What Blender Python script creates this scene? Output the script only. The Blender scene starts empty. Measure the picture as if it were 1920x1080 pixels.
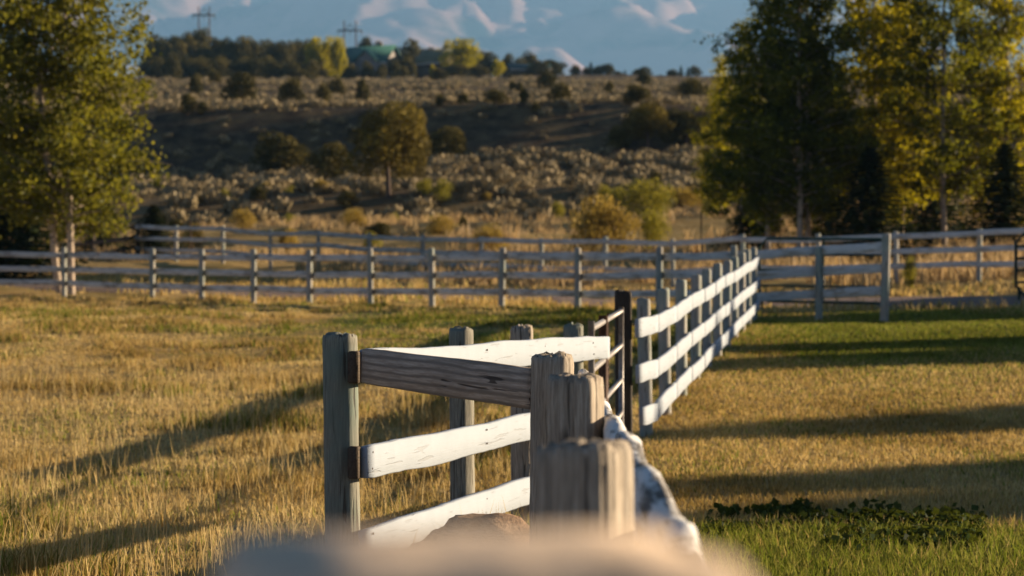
import bpy, math, random
import numpy as np
from mathutils import Vector, Matrix

# ------------------------------------------------------------------ camera, sky, sun, exposure
SC = bpy.context.scene
COL = SC.collection
F = 4533.0            # focal length in pixels of the 1920 px wide photograph (85 mm)
CAMZ = 1.38
HY = 580.0            # pixel row of the level line of sight
cam = bpy.data.cameras.new('camera')
cam.lens = 85.0
cam.sensor_width = 36.0
cam.clip_start = 0.05
cam.clip_end = 40000
cam.dof.use_dof = True
cam.dof.focus_distance = 10.3
cam.dof.aperture_fstop = 4.5
camo = bpy.data.objects.new('camera', cam)
COL.objects.link(camo)
camo.location = (0, 0, CAMZ)
camo.rotation_euler = (math.radians(90) + math.atan((HY - 540) / F), 0, 0)
SC.camera = camo

SUN_A = math.radians(23)      # sun stands to the right, this far beyond square-on
SUN_E = math.radians(12.5)
SUN = Vector((math.cos(SUN_A) * math.cos(SUN_E), math.sin(SUN_A) * math.cos(SUN_E), math.sin(SUN_E)))
w = bpy.data.worlds.new('World')
SC.world = w
w.use_nodes = True
nt = w.node_tree
sky = nt.nodes.new('ShaderNodeTexSky')
sky.sky_type = 'NISHITA'
sky.sun_disc = False
sky.sun_elevation = SUN_E
sky.sun_rotation = math.pi / 2 - SUN_A
sky.altitude = 2400
sky.air_density = 0.5
sky.dust_density = 0.1
nt.links.new(sky.outputs[0], nt.nodes['Background'].inputs[0])
nt.nodes['Background'].inputs[1].default_value = 0.05
sl = bpy.data.lights.new('sun', 'SUN')
sl.energy = 5.0
sl.angle = math.radians(0.53)
sl.color = (1.0, 0.785, 0.525)
so = bpy.data.objects.new('sun', sl)
COL.objects.link(so)
so.location = SUN * 100
so.rotation_euler = SUN.to_track_quat('Z', 'Y').to_euler()
SC.view_settings.view_transform = 'Standard'
SC.view_settings.look = 'None'
SC.view_settings.exposure = 1.25
SC.view_settings.gamma = 1
SC.view_settings.use_curve_mapping = False
SC.cycles.use_denoising = True
SC.cycles.max_bounces = 6
SC.cycles.volume_bounces = 0
SC.cycles.transparent_max_bounces = 8

# ------------------------------------------------------------------ numbers
def hash2(ix, iy, seed):
    n = (ix.astype(np.int64) * 374761393 + iy.astype(np.int64) * 668265263 + seed * 1442695041) & 0x7fffffff
    n = ((n ^ (n >> 13)) * 1274126177) & 0x7fffffff
    return ((n ^ (n >> 16)) & 0xffff) / 65535.0

def vnoise(x, y, seed=0):
    x = np.asarray(x, float); y = np.asarray(y, float)
    ix = np.floor(x); iy = np.floor(y)
    fx = x - ix; fy = y - iy
    fx = fx * fx * (3 - 2 * fx); fy = fy * fy * (3 - 2 * fy)
    a = hash2(ix, iy, seed); b = hash2(ix + 1, iy, seed); c = hash2(ix, iy + 1, seed); d = hash2(ix + 1, iy + 1, seed)
    return (a + (b - a) * fx) * (1 - fy) + (c + (d - c) * fx) * fy

def fbm(x, y, seed=0, o=4):
    s = 0; a = .5; t = 0
    for k in range(o):
        s = s + a * vnoise(x * 2 ** k + 17.3 * k, y * 2 ** k - 9.1 * k, seed + k); t += a; a *= .5
    return s / t

NEAR = [(-80, 0), (15, 0), (18, .05), (22.5, .19), (30, .58), (36, .86), (44, 1.2), (50, 1.34), (60, 1.65), (70, 2.1), (80, 2.6), (90, 3.25), (100, 4.1)]
FARP = [(236, 22.2), (420, 41), (520, 51.5), (590, 55), (660, 54)]
PL = NEAR + [(120, 5.5), (145, 7.8), (171, 10.4), (180, 16.1)] + FARP
PC = NEAR + [(120, 6.0), (142, 8.0), (165, 11.0), (173, 12.0), (180, 16.2)] + FARP
PR = NEAR + [(120, 6.0), (142, 8.0), (160, 10.2), (174, 12.8), (180, 16.4)] + FARP
def prof(P, y):
    xs, zs = zip(*P)
    sp = np.where(y > 105, .25, 1.)
    return sum(np.interp(y * (1 + k * sp), xs, zs) for k in (-.03, -.015, 0, .015, .03)) / 5
# a mown lawn to one side of the white fence, a rough meadow to the other
def on_lawn(x, y): return x > np.where(y < 16, .25, 1.15 + .15 * (y - 22.0))
def ground(x, y):
    x = np.asarray(x, float); y = np.asarray(y, float)
    u = np.clip(x / np.maximum(y, 20), -.3, .3); y0 = y
    y = y + np.clip((y - 110) / 40, 0, 1) * np.clip((260 - y) / 60, 0, 1) * 5 * (fbm(x * .045, y * .03, 52, 3) - .5)
    l, c, r = prof(PL, y), prof(PC, y), prof(PR, y)
    t1 = np.clip((u + .14) / .12, 0, 1); t2 = np.clip((u + .02) / .09, 0, 1)
    z = l + (c - l) * t1 + (r - c) * t2
    # beyond the ridge: falls away on one side, keeps climbing behind the wood on the other
    b = np.clip((y - 560) / 500, 0, 1)
    up = np.clip((-u - .03) / .03, 0, 1)
    z = z + up * np.clip((y - 560) / 260, 0, 1.4) * 25 * np.where(y > 560, 1, 0) - (1 - up) * b * 60
    z = z + np.clip(x - 4, 0, 30) * .055 * np.clip((y - 42) / 14, 0, 1) * np.clip((110 - y) / 30, 0, 1)
    amp = np.clip((y - 17) / 40, 0, 1)
    z = z + (fbm(x * .045 + 4, y0 * .11, 63, 3) - .5) * 2.6 * np.clip((y0 - 82) / 14, 0, 1) * np.clip((158 - y0) / 20, 0, 1)
    z = z + ((fbm(x * .35, y * .35, 5, 3) - .5) * .22 + (fbm(x * 1.1, y * .8, 6, 2) - .5) * .13) * amp * np.where(on_lawn(x, y) , .35, 1)* np.clip((110 - y) / 20, 0, 1) + (fbm(x * .06, y * .06, 9, 3) - .5) * 2.0 * np.clip((y - 100) / 120, 0, 1) * np.clip((y-100)/80,0,1)
    return z
def g(x, y):
    return float(ground(np.array([x]), np.array([y]))[0])
def at(px, d):                        # the spot on the ground at distance d in the direction of a pixel column
    x = (px - 960) / F * d
    return Vector((x, d, g(x, d)))
_D = np.concatenate([np.arange(8, 60, .2), np.arange(60, 260, .5), np.arange(260, 900, 2)])
def hit(px, py, dmin=8):              # first ground along the ray of a pixel
    D = _D[_D >= dmin]
    X = (px - 960) / F * D
    Z = CAMZ + (HY - py) / F * D
    k = np.nonzero(ground(X, D) >= Z)[0]
    d = D[k[0]] if len(k) else 540.
    return at(px, d)
def zpix(py, d):
    return CAMZ + (HY - py) / F * d

# ------------------------------------------------------------------ mesh and object helpers
def mesh(name, V, Fc, mat=None, smooth=False, attrs=None):
    V = np.asarray(V, np.float32); me = bpy.data.meshes.new(name)
    groups = Fc if isinstance(Fc, list) else [Fc]
    groups = [np.asarray(q, np.int32) for q in groups if len(q)]
    me.vertices.add(len(V)); me.vertices.foreach_set('co', V.ravel())
    nl = sum(q.size for q in groups); npoly = sum(len(q) for q in groups)
    me.loops.add(nl); me.polygons.add(npoly)
    me.loops.foreach_set('vertex_index', np.concatenate([q.ravel() for q in groups]))
    tot = np.concatenate([np.full(len(q), q.shape[1]) for q in groups])
    st = np.concatenate([[0], np.cumsum(tot)[:-1]])
    me.polygons.foreach_set('loop_start', st.astype(np.int32))
    if smooth: me.polygons.foreach_set('use_smooth', np.ones(npoly, bool))
    me.update(calc_edges=True)
    for k, v in (attrs or {}).items():
        a = me.attributes.new(k, 'FLOAT', 'POINT'); a.data.foreach_set('value', np.asarray(v, np.float32))
    if mat: me.materials.append(mat)
    return me
def link(name, data, parent=None, loc=None, rot=None):
    o = bpy.data.objects.new(name, data); COL.objects.link(o)
    if parent is not None: o.parent = parent
    if loc is not None: o.location = loc
    if rot is not None: o.rotation_euler = rot
    return o
def tag(o, label, cat, group=None):
    o['label'] = label; o['category'] = cat
    if group: o['group'] = group
    return o
def thing(name, label, cat, loc=(0, 0, 0), rz=0, group=None):
    o = link(name, None, None, loc, (0, 0, rz)); o.empty_display_size = .2
    return tag(o, label, cat, group)
def struct(o, kind='structure'):
    o['kind'] = kind; return o
class MB:
    def __init__(s): s.v = []; s.q = []; s.t = []; s.n = 0
    def add(s, V, Q=(), T=()):
        s.v.append(np.asarray(V, float)); Q = np.asarray(Q, int).reshape(-1, 4); T = np.asarray(T, int).reshape(-1, 3)
        s.q.append(Q + s.n); s.t.append(T + s.n); s.n += len(V)
    def box(s, c, d, R=None):
        c = np.array(c, float); d = np.array(d, float) / 2
        P = np.array([(x, y, z) for z in (-1, 1) for y in (-1, 1) for x in (-1, 1)]) * d
        if R is not None: P = P @ np.array(R).T
        s.add(P + c, [(0, 2, 3, 1), (4, 5, 7, 6), (0, 1, 5, 4), (2, 6, 7, 3), (0, 4, 6, 2), (1, 3, 7, 5)])
    def tube(s, P, R, n=8, cap=True):
        P = [Vector(p) for p in P]; V = []; Q = []
        for i, p in enumerate(P):
            t = (P[min(i + 1, len(P) - 1)] - P[max(i - 1, 0)]).normalized()
            a = t.cross(Vector((0, 0, 1)) if abs(t.z) < .9 else Vector((0, 1, 0))).normalized(); b = t.cross(a)
            for k in range(n):
                th = 2 * math.pi * k / n
                V.append(p + (a * math.cos(th) + b * math.sin(th)) * R[i])
        for i in range(len(P) - 1):
            for k in range(n):
                Q.append((i * n + k, i * n + (k + 1) % n, (i + 1) * n + (k + 1) % n, (i + 1) * n + k))
        T = []
        if cap:
            V += [P[0], P[-1]]; c0 = len(V) - 2; m = (len(P) - 1) * n
            for k in range(n):
                T += [(c0, k, (k + 1) % n), (c0 + 1, m + (k + 1) % n, m + k)]
        s.add([tuple(v) for v in V], Q, T)
    def me(s, name, mat, smooth=False):
        return mesh(name, np.concatenate(s.v), [np.concatenate(s.q), np.concatenate(s.t)], mat, smooth)

# ------------------------------------------------------------------ materials
def mat(name, rough=.85, spec=.2):
    m = bpy.data.materials.new(name); m.use_nodes = True
    n = m.node_tree.nodes; p = n['Principled BSDF']
    p.inputs['Roughness'].default_value = rough
    p.inputs['Specular IOR Level'].default_value = spec
    return m, m.node_tree, p
def N(t, kind, **kw):
    n = t.nodes.new(kind)
    for k, v in kw.items():
        if k.startswith('i_'): n.inputs[k[2:].replace('_', ' ')].default_value = v
        else: setattr(n, k, v)
    return n
def ramp(t, src, stops, interp='LINEAR'):
    r = t.nodes.new('ShaderNodeValToRGB'); r.color_ramp.interpolation = interp
    e = r.color_ramp.elements
    while len(e) < len(stops): e.new(.5)
    for q, (p, c) in zip(e, stops):
        q.position = p; q.color = (*c, 1) if len(c) == 3 else c
    t.links.new(src, r.inputs[0]); return r.outputs[0]
def mixc(t, f, a, b, mode='MIX'):
    m = t.nodes.new('ShaderNodeMix'); m.data_type = 'RGBA'; m.blend_type = mode
    for s, v in ((0, f), (6, a), (7, b)):
        if hasattr(v, 'is_linked'): t.links.new(v, m.inputs[s])
        else: m.inputs[s].default_value = v if s == 0 else (*v, 1)
    return m.outputs[2]
def coords(t, scale, kind='Object', rot=(0, 0, 0)):
    tc = t.nodes.new('ShaderNodeTexCoord'); mp = t.nodes.new('ShaderNodeMapping')
    mp.inputs['Scale'].default_value = scale; mp.inputs['Rotation'].default_value = rot
    t.links.new(tc.outputs[kind], mp.inputs[0]); return mp.outputs[0]
def noise(t, vec, scale, detail=4, rough=.55, dist=0):
    n = N(t, 'ShaderNodeTexNoise'); n.inputs['Scale'].default_value = scale; n.inputs['Detail'].default_value = detail
    n.inputs['Roughness'].default_value = rough; n.inputs['Distortion'].default_value = dist
    if vec is not None: t.links.new(vec, n.inputs['Vector'])
    return n.outputs['Fac']
def bump(t, p, h, strength, dist):
    b = N(t, 'ShaderNodeBump'); b.inputs['Strength'].default_value = strength; b.inputs['Distance'].default_value = dist
    t.links.new(h, b.inputs['Height']); t.links.new(b.outputs[0], p.inputs['Normal'])
def math_(t, op, a, b=0.):
    m = N(t, 'ShaderNodeMath', operation=op)
    for s, v in ((0, a), (1, b)):
        if hasattr(v, 'is_linked'): t.links.new(v, m.inputs[s])
        else: m.inputs[s].default_value = v
    return m.outputs[0]

def wood(name, lo, mid, hi, axis='x', stain=(.05, .04, .03), paint=None, cover=.5, rings=0, tint=None, knots=True):
    """Weathered timber: grain along the piece, dark checks, knots, and paint that has worn off in patches."""
    m, t, p = mat(name, .82, .25)
    k = {'x': (1, 16, 16), 'z': (16, 16, 1)}[axis]
    oi = N(t, 'ShaderNodeObjectInfo')
    tc = N(t, 'ShaderNodeTexCoord'); add = N(t, 'ShaderNodeVectorMath', operation='ADD')
    sc_ = N(t, 'ShaderNodeVectorMath', operation='SCALE'); comb = N(t, 'ShaderNodeCombineXYZ')
    for s in range(3): t.links.new(oi.outputs['Random'], comb.inputs[s])
    t.links.new(comb.outputs[0], sc_.inputs[0]); sc_.inputs['Scale'].default_value = 7.0
    t.links.new(tc.outputs['Object'], add.inputs[0]); t.links.new(sc_.outputs[0], add.inputs[1])
    def mp(s):
        q = N(t, 'ShaderNodeMapping'); q.inputs['Scale'].default_value = s; t.links.new(add.outputs[0], q.inputs[0]); return q.outputs[0]
    fine = noise(t, mp(tuple(v * 1.0 for v in k)), 9, 5, .65, .25)
    broad = noise(t, mp(tuple(v * .22 for v in k)), 5, 3, .5, .6)
    c = ramp(t, fine, [(.28, lo), (.5, mid), (.72, hi)])
    if rings:
        wv = N(t, 'ShaderNodeTexWave', bands_direction='Z' if axis == 'x' else 'X'); wv.inputs['Scale'].default_value = rings
        wv.inputs['Distortion'].default_value = 5.0; wv.inputs['Detail'].default_value = 2; wv.inputs['Detail Scale'].default_value = 1.0
        t.links.new(mp((.30, 1, 1.9) if axis == 'x' else (1, 1, .3)), wv.inputs['Vector'])
        c = mixc(t, ramp(t, wv.outputs['Fac'], [(.3, (.0,) * 3), (.95, (.75,) * 3)]), c, tuple(v * .35 for v in mid))
    big = noise(t, mp((1.3, 1.3, 1.3)), 2.2, 3, .6)
    c = mixc(t, ramp(t, big, [(.42, (0,) * 3), (.72, (.55,) * 3)]), c, tuple(v * .55 for v in mid))
    if tint: c = mixc(t, ramp(t, noise(t, mp((1, 1, .8)), 3.1, 3), [(.4, (0,) * 3), (.65, (.8,) * 3)]), c, tint)
    if paint:
        pm = noise(t, mp(tuple(.25 + v * .11 for v in k)), 6, 6, .7, .4)
        f = ramp(t, pm, [(cover - .04, (1,) * 3), (cover + .05, (0,) * 3)])
        pc = mixc(t, noise(t, mp((3, 3, 3)), 3, 3), paint, tuple(v * .86 for v in paint))
        c = mixc(t, f, c, pc)
    crack = ramp(t, noise(t, mp(tuple(v * .42 for v in k)), 7.3, 2, .4, .5), [(.315, (1,) * 3), (.36, (0,) * 3)])
    c = mixc(t, math_(t, 'MULTIPLY', crack, .8 if not paint else (.18 if cover > .8 else .45)), c, stain)
    if knots:
        vo = N(t, 'ShaderNodeTexVoronoi'); vo.inputs['Scale'].default_value = 2.3
        t.links.new(mp((.9, 1, 1.6) if axis == 'x' else (1, 1, .6)), vo.inputs['Vector'])
        kn = ramp(t, vo.outputs['Distance'], [(.035, (1,) * 3), (.075, (0,) * 3)])
        c = mixc(t, math_(t, 'MULTIPLY', kn, .8), c, stain)
    t.links.new(c, p.inputs['Base Color'])
    h = math_(t, 'ADD', math_(t, 'MULTIPLY', fine, .5), math_(t, 'MULTIPLY', crack, -.8))
    bump(t, p, math_(t, 'ADD', h, math_(t, 'MULTIPLY', broad, .6)), .55, .006)
    return m

M = {}
M['post'] = wood('weathered_post', (.11, .10, .07), (.22, .205, .16), (.40, .37, .30), 'z', tint=(.15, .20, .17))  # green-grey wood, with the teal, darker tone of its shade put in
M['post_brown'] = wood('brown_post', (.17, .13, .095), (.34, .285, .22), (.54, .465, .375), 'z')
M['post_pale'] = wood('pale_post', (.22, .20, .17), (.36, .33, .29), (.52, .50, .45), 'z', tint=(.25, .30, .26))
M['post_dark'] = wood('dark_post', (.025, .02, .016), (.05, .04, .03), (.09, .075, .055), 'z')
M['top_wood'] = wood('near_post_wood', (.66, .48, .33), (.80, .61, .44), (.88, .72, .55), 'z', stain=(.5, .36, .24), knots=False)
M['white'] = wood('white_board', (.42, .38, .33), (.52, .48, .43), (.62, .58, .53), 'x', paint=(.36, .405, .465), cover=.86, stain=(.16, .12, .08), knots=False)
M['white_worn'] = wood('worn_white_board', (.26, .23, .18), (.38, .34, .28), (.5, .46, .4), 'x', paint=(.56, .57, .57), cover=.56, stain=(.10, .08, .06))
M['grey_board'] = wood('grey_board', (.20, .18, .155), (.33, .30, .26), (.46, .43, .385), 'x', paint=(.60, .58, .54), cover=.54)
M['plank'] = wood('bare_plank', (.26, .20, .15), (.42, .34, .27), (.56, .48, .40), 'x', rings=5.0, stain=(.02, .012, .008))
M['peel'] = wood('peeling_rail', (.10, .085, .075), (.22, .20, .18), (.40, .37, .34), 'x', rings=7, paint=(.78, .77, .76), cover=.5, stain=(.04, .03, .03))
M['end_dark'] = wood('shaded_end_grain', (.05, .035, .025), (.09, .065, .045), (.14, .105, .075), 'x', knots=False)  # end grain with the shade on the board ends put into the colour
M['shaded_rail'] = wood('shaded_rail', (.05, .035, .025), (.09, .065, .045), (.15, .11, .08), 'x')  # dark brown stands for tree shade on the back fence

def metal(name, c, rough=.45, met=.0):
    m, t, p = mat(name, rough, .4); p.inputs['Metallic'].default_value = met
    n = noise(t, coords(t, (1, 1, 1)), 22, 5, .6)
    t.links.new(ramp(t, n, [(.35, tuple(v * .6 for v in c)), (.6, c)]), p.inputs['Base Color']); return m
M['pipe'] = metal('galvanised_pipe', (.30, .28, .27), .5, .35)
M['green_pipe'] = metal('green_pipe', (.012, .045, .032), .45)
M['rust'] = metal('rusty_steel', (.10, .05, .03), .8)
M['pylon'] = metal('pylon_timber', (.16, .085, .065), .9)
M['pylon_arm'] = metal('pylon_arm', (.06, .055, .06), .9)

def foliage(name, stops, trans=.35, tint=None):
    m = bpy.data.materials.new(name); m.use_nodes = True; t = m.node_tree
    out = t.nodes['Material Output']; t.nodes.remove(t.nodes['Principled BSDF'])
    a = N(t, 'ShaderNodeAttribute', attribute_name='rnd')
    c = ramp(t, a.outputs['Fac'], stops)
    d = N(t, 'ShaderNodeBsdfDiffuse'); tr = N(t, 'ShaderNodeBsdfTranslucent'); mx = N(t, 'ShaderNodeMixShader')
    gl = N(t, 'ShaderNodeBsdfGlossy'); gl.inputs['Roughness'].default_value = .45; m2 = N(t, 'ShaderNodeMixShader'); m2.inputs[0].default_value = .008
    t.links.new(c, d.inputs[0])
    t.links.new(mixc(t, .5, c, (.16, .17, .01), 'MIX') if tint is None else mixc(t, .5, c, tint), tr.inputs[0])
    mx.inputs[0].default_value = trans
    t.links.new(d.outputs[0], mx.inputs[1]); t.links.new(tr.outputs[0], mx.inputs[2])
    t.links.new(mx.outputs[0], m2.inputs[1]); t.links.new(gl.outputs[0], m2.inputs[2])
    t.links.new(m2.outputs[0], out.inputs[0]); return m
M['aspen'] = foliage('aspen_leaf', [(0, (.04, .05, .008)), (.55, (.11, .12, .018)), (.9, (.24, .21, .04)), (1, (.36, .28, .03))], .45, (.32, .29, .012))
M['aspen_dark'] = foliage('aspen_leaf_dark', [(0, (.014, .022, .005)), (.5, (.045, .058, .010)), (.8, (.12, .13, .014)), (1, (.46, .40, .02))], .42, (.28, .27, .006))  # grove shade put into the dark tones, sunlit leaves into the yellow end
M['aspen_gold'] = foliage('aspen_leaf_gold', [(0, (.08, .095, .008)), (.5, (.22, .21, .012)), (1, (.52, .42, .015))], .55, (.55, .46, .008))
M['juniper'] = foliage('juniper_spray', [(0, (.022, .024, .008)), (.6, (.085, .072, .018)), (1, (.22, .165, .04))], .12, (.14, .12, .02))
M['juniper_gold'] = foliage('juniper_spray_golden', [(0, (.055, .045, .010)), (.6, (.17, .13, .024)), (1, (.34, .26, .045))], .15, (.18, .13, .02))
M['spruce'] = foliage('spruce_needle', [(0, (.010, .016, .009)), (.7, (.022, .034, .014)), (1, (.05, .06, .018))], .1)
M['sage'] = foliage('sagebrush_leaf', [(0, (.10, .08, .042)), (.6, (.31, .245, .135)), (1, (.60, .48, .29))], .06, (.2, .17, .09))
M['rabbit'] = foliage('rabbitbrush', [(0, (.16, .115, .03)), (.6, (.36, .255, .06)), (1, (.55, .40, .10))], .35, (.45, .32, .05))
M['greenbush'] = foliage('green_bush', [(0, (.08, .085, .015)), (.6, (.22, .20, .03)), (1, (.42, .36, .05))], .4, (.42, .36, .03))
M['weed'] = foliage('broad_weed', [(0, (.012, .024, .008)), (.7, (.03, .052, .014)), (1, (.06, .09, .02))], .25)
M['dry_tall'] = foliage('tall_dry_grass', [(0, (.28, .19, .09)), (.6, (.46, .33, .17)), (1, (.64, .48, .27))], .35, (.5, .34, .14))
def grassmat():
    m = bpy.data.materials.new('meadow_blade'); m.use_nodes = True; t = m.node_tree
    out = t.nodes['Material Output']; t.nodes.remove(t.nodes['Principled BSDF'])
    a = N(t, 'ShaderNodeAttribute', attribute_name='rnd'); gr = N(t, 'ShaderNodeAttribute', attribute_name='grn')
    dry = ramp(t, a.outputs['Fac'], [(0, (.22, .135, .045)), (.5, (.53, .355, .14)), (1, (.82, .63, .32))])
    grn = ramp(t, a.outputs['Fac'], [(0, (.04, .065, .008)), (.5, (.12, .165, .014)), (1, (.27, .33, .035))])
    c = mixc(t, gr.outputs['Fac'], dry, grn)
    d = N(t, 'ShaderNodeBsdfDiffuse'); tr = N(t, 'ShaderNodeBsdfTranslucent'); mx = N(t, 'ShaderNodeMixShader'); mx.inputs[0].default_value = .38
    t.links.new(c, d.inputs[0]); t.links.new(mixc(t, .3, c, mixc(t, gr.outputs['Fac'], (.55, .38, .09), (.24, .32, .02))), tr.inputs[0])
    t.links.new(d.outputs[0], mx.inputs[1]); t.links.new(tr.outputs[0], mx.inputs[2]); t.links.new(mx.outputs[0], out.inputs[0]); return m
M['grass'] = grassmat()

def barkm(name, pale, dark, cut):
    m, t, p = mat(name, .8, .2)
    a = noise(t, coords(t, (4, 4, 14)), 1.6, 4, .6, .3); b = noise(t, coords(t, (1, 1, .4)), 2.2, 3)
    c = ramp(t, a, [(cut - .05, dark), (cut + .04, pale)])
    c = mixc(t, ramp(t, b, [(.45, (0,) * 3), (.7, (.6,) * 3)]), c, tuple(v * .55 for v in pale))
    t.links.new(c, p.inputs['Base Color']); bump(t, p, a, .5, .02); return m
M['aspen_bark'] = barkm('aspen_bark', (.42, .33, .25), (.06, .045, .035), .40)
M['dark_bark'] = barkm('dark_bark', (.13, .085, .06), (.04, .028, .02), .45)

def groundmat():
    m, t, p = mat('meadow_soil', .95, .05)
    v = coords(t, (1, 1, 1)); gr = N(t, 'ShaderNodeAttribute', attribute_name='grn'); hl = N(t, 'ShaderNodeAttribute', attribute_name='hil')
    n1 = noise(t, v, 1.4, 6, .65); n2 = noise(t, v, 9, 5, .7)
    dry = ramp(t, n1, [(.3, (.24, .155, .06)), (.5, (.38, .26, .10)), (.7, (.48, .345, .15))])
    dry = mixc(t, ramp(t, n2, [(.45, (0,) * 3), (.7, (.5,) * 3)]), dry, (.19, .12, .05))
    c = mixc(t, gr.outputs['Fac'], dry, ramp(t, n1, [(.3, (.035, .05, .012)), (.7, (.085, .10, .022))]))
    v3 = coords(t, (.1, .1, .1)); n3 = noise(t, v3, 2.6, 6, .7); n4 = noise(t, v, .9, 5, .7)
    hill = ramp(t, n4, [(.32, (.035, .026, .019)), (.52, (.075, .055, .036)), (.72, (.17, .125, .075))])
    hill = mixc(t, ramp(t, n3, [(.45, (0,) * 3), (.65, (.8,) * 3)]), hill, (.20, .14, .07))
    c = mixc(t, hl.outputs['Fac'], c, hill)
    t.links.new(c, p.inputs['Base Color']); bump(t, p, math_(t, 'ADD', n1, n2), .6, .05); return m
M['soil'] = groundmat()
def roadm():
    m, t, p = mat('dirt_road', .95, .05); v = coords(t, (1, 1, 1))
    c = ramp(t, noise(t, v, 2.2, 6, .7), [(.3, (.16, .115, .095)), (.7, (.30, .225, .19))])
    t.links.new(c, p.inputs['Base Color']); bump(t, p, noise(t, v, 14, 4), .5, .03); return m
M['road'] = roadm()
def mountm():
    m, t, p = mat('mountain_side', .95, .02)
    v = coords(t, (.0005, .0005, .0011)); n1 = noise(t, v, 1.5, 7, .62, .5); n2 = noise(t, v, 6, 5, .6)
    f = ramp(t, math_(t, 'ADD', math_(t, 'MULTIPLY', n1, .8), math_(t, 'MULTIPLY', n2, .2)), [(.37, (0,) * 3), (.51, (1,) * 3)])
    c = mixc(t, f, (.035, .055, .058), (.50, .315, .28))
    t.links.new(c, p.inputs['Base Color']); return m
M['mount'] = mountm()
def plain(name, c, rough=.8, var=.7, scale=3):
    m, t, p = mat(name, rough, .25)
    t.links.new(ramp(t, noise(t, coords(t, (1, 1, 1)), scale, 5), [(.3, tuple(v * var for v in c)), (.65, c)]), p.inputs['Base Color']); return m
M['roof_green'] = plain('green_metal_roof', (.055, .16, .13), .5)
M['roof_olive'] = plain('olive_roof', (.17, .17, .10), .7)
M['roof_teal'] = plain('teal_roof', (.02, .06, .065), .55)
M['siding'] = plain('pale_siding', (.30, .27, .25), .8)
M['siding_brown'] = plain('brown_siding', (.12, .095, .075), .8)
M['glass'] = plain('window_glass', (.03, .035, .045), .15, .9)
M['trim'] = plain('white_trim', (.6, .56, .52), .6, .9)
def rockm():
    m, t, p = mat('sandstone', .9, .1); v = coords(t, (1, 1, 5)); n = noise(t, v, 3, 7, .65, .6); n2 = noise(t, coords(t, (1, 1, 1)), 9, 5, .7)
    c = ramp(t, n, [(.3, (.14, .075, .04)), (.5, (.34, .215, .13)), (.68, (.55, .40, .27))])
    t.links.new(c, p.inputs['Base Color']); bump(t, p, math_(t, 'ADD', n, n2), .8, .03); return m
M['rock'] = rockm()

# ------------------------------------------------------------------ the ground, the road, the mountains
def greenness(x, y):
    n = fbm(x * .7, y * .3, 31, 4); big = fbm(x * .12 + 3, y * .06, 44, 3)
    gz = np.clip((n - .52) * 5, 0, 1) * .38
    # green swales: along the far paddock rail, along the white fence and at the mown edge by the near posts
    u = x / np.maximum(y, 5)
    def zone(cu, cy, su, sy): return np.exp(-((u - cu) / su) ** 2 - ((y - cy) / sy) ** 2)
    gz = gz + 1.5 * zone(.0, 42, .07, 6) * np.clip((n - .3) * 4, 0, 1.2) + 1.3 * zone(.17, 39, .085, 8) + .5 * zone(.03, 47, .04, 3)
    gz = gz + np.where((u > .06), 1.0, 0) * np.clip((15.3 - y) / .6, 0, 1) * .95
    return np.clip(gz, 0, 1)
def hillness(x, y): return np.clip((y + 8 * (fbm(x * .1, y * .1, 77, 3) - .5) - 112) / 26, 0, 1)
xs = np.concatenate([-np.geomspace(950, 24, 32)[:-1], np.arange(-24, 24, .4), np.geomspace(24, 950, 32)])
ys = np.concatenate([np.arange(-30, 8, 1.), np.arange(8, 60, .4), np.arange(60, 130, .8), np.geomspace(130, 700, 110), np.geomspace(720, 6000, 26)])
GX, GY = np.meshgrid(xs, ys); GX = GX * (1 + np.clip(GY - 700, 0, None) / 4000); GZ = ground(GX, GY)
far = np.clip((GY - 700) / 900, 0, 1); GZ = GZ * (1 - far) + far * -20
nx, ny = len(xs), len(ys)
idx = np.arange(nx * ny).reshape(ny, nx)
Q = np.stack([idx[:-1, :-1], idx[:-1, 1:], idx[1:, 1:], idx[1:, :-1]], -1).reshape(-1, 4)
gx, gy = GX.ravel(), GY.ravel()
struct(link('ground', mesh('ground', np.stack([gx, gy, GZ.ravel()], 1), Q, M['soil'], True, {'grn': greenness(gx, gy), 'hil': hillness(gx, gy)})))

RC = [(-40, 92), (-26, 80), (-14, 69.5), (-6, 63), (0, 58), (5, 53.5), (9, 50.5), (14, 48.5), (22, 47.5), (40, 47)]
rx = np.array([p[0] for p in RC], float); ry = np.array([p[1] for p in RC], float)
tt = np.linspace(0, len(RC) - 1, 160)
cx, cy = np.interp(tt, range(len(RC)), rx), np.interp(tt, range(len(RC)), ry)
def road_y(x): return np.interp(x, rx, ry)
dx, dy = np.gradient(cx), np.gradient(cy); ln = np.hypot(dx, dy); nxn, nyn = -dy / ln, dx / ln
W = np.linspace(-1.7, 1.7, 11); V = []
for i in range(160):
    for q in W:
        e = q + .25 * (fbm(np.array([i * .3]), np.array([q]), 3, 2)[0] - .5)
        X, Y = cx[i] + nxn[i] * e, cy[i] + nyn[i] * e; V.append((X, Y, g(X, Y) + .035 - .05 * (abs(q) > 1.6)))
ii = np.arange(160 * 11).reshape(160, 11)
struct(link('dirt_road', mesh('dirt_road', V, np.stack([ii[:-1, :-1], ii[1:, :-1], ii[1:, 1:], ii[:-1, 1:]], -1).reshape(-1, 4), M['road'], True)))

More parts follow.
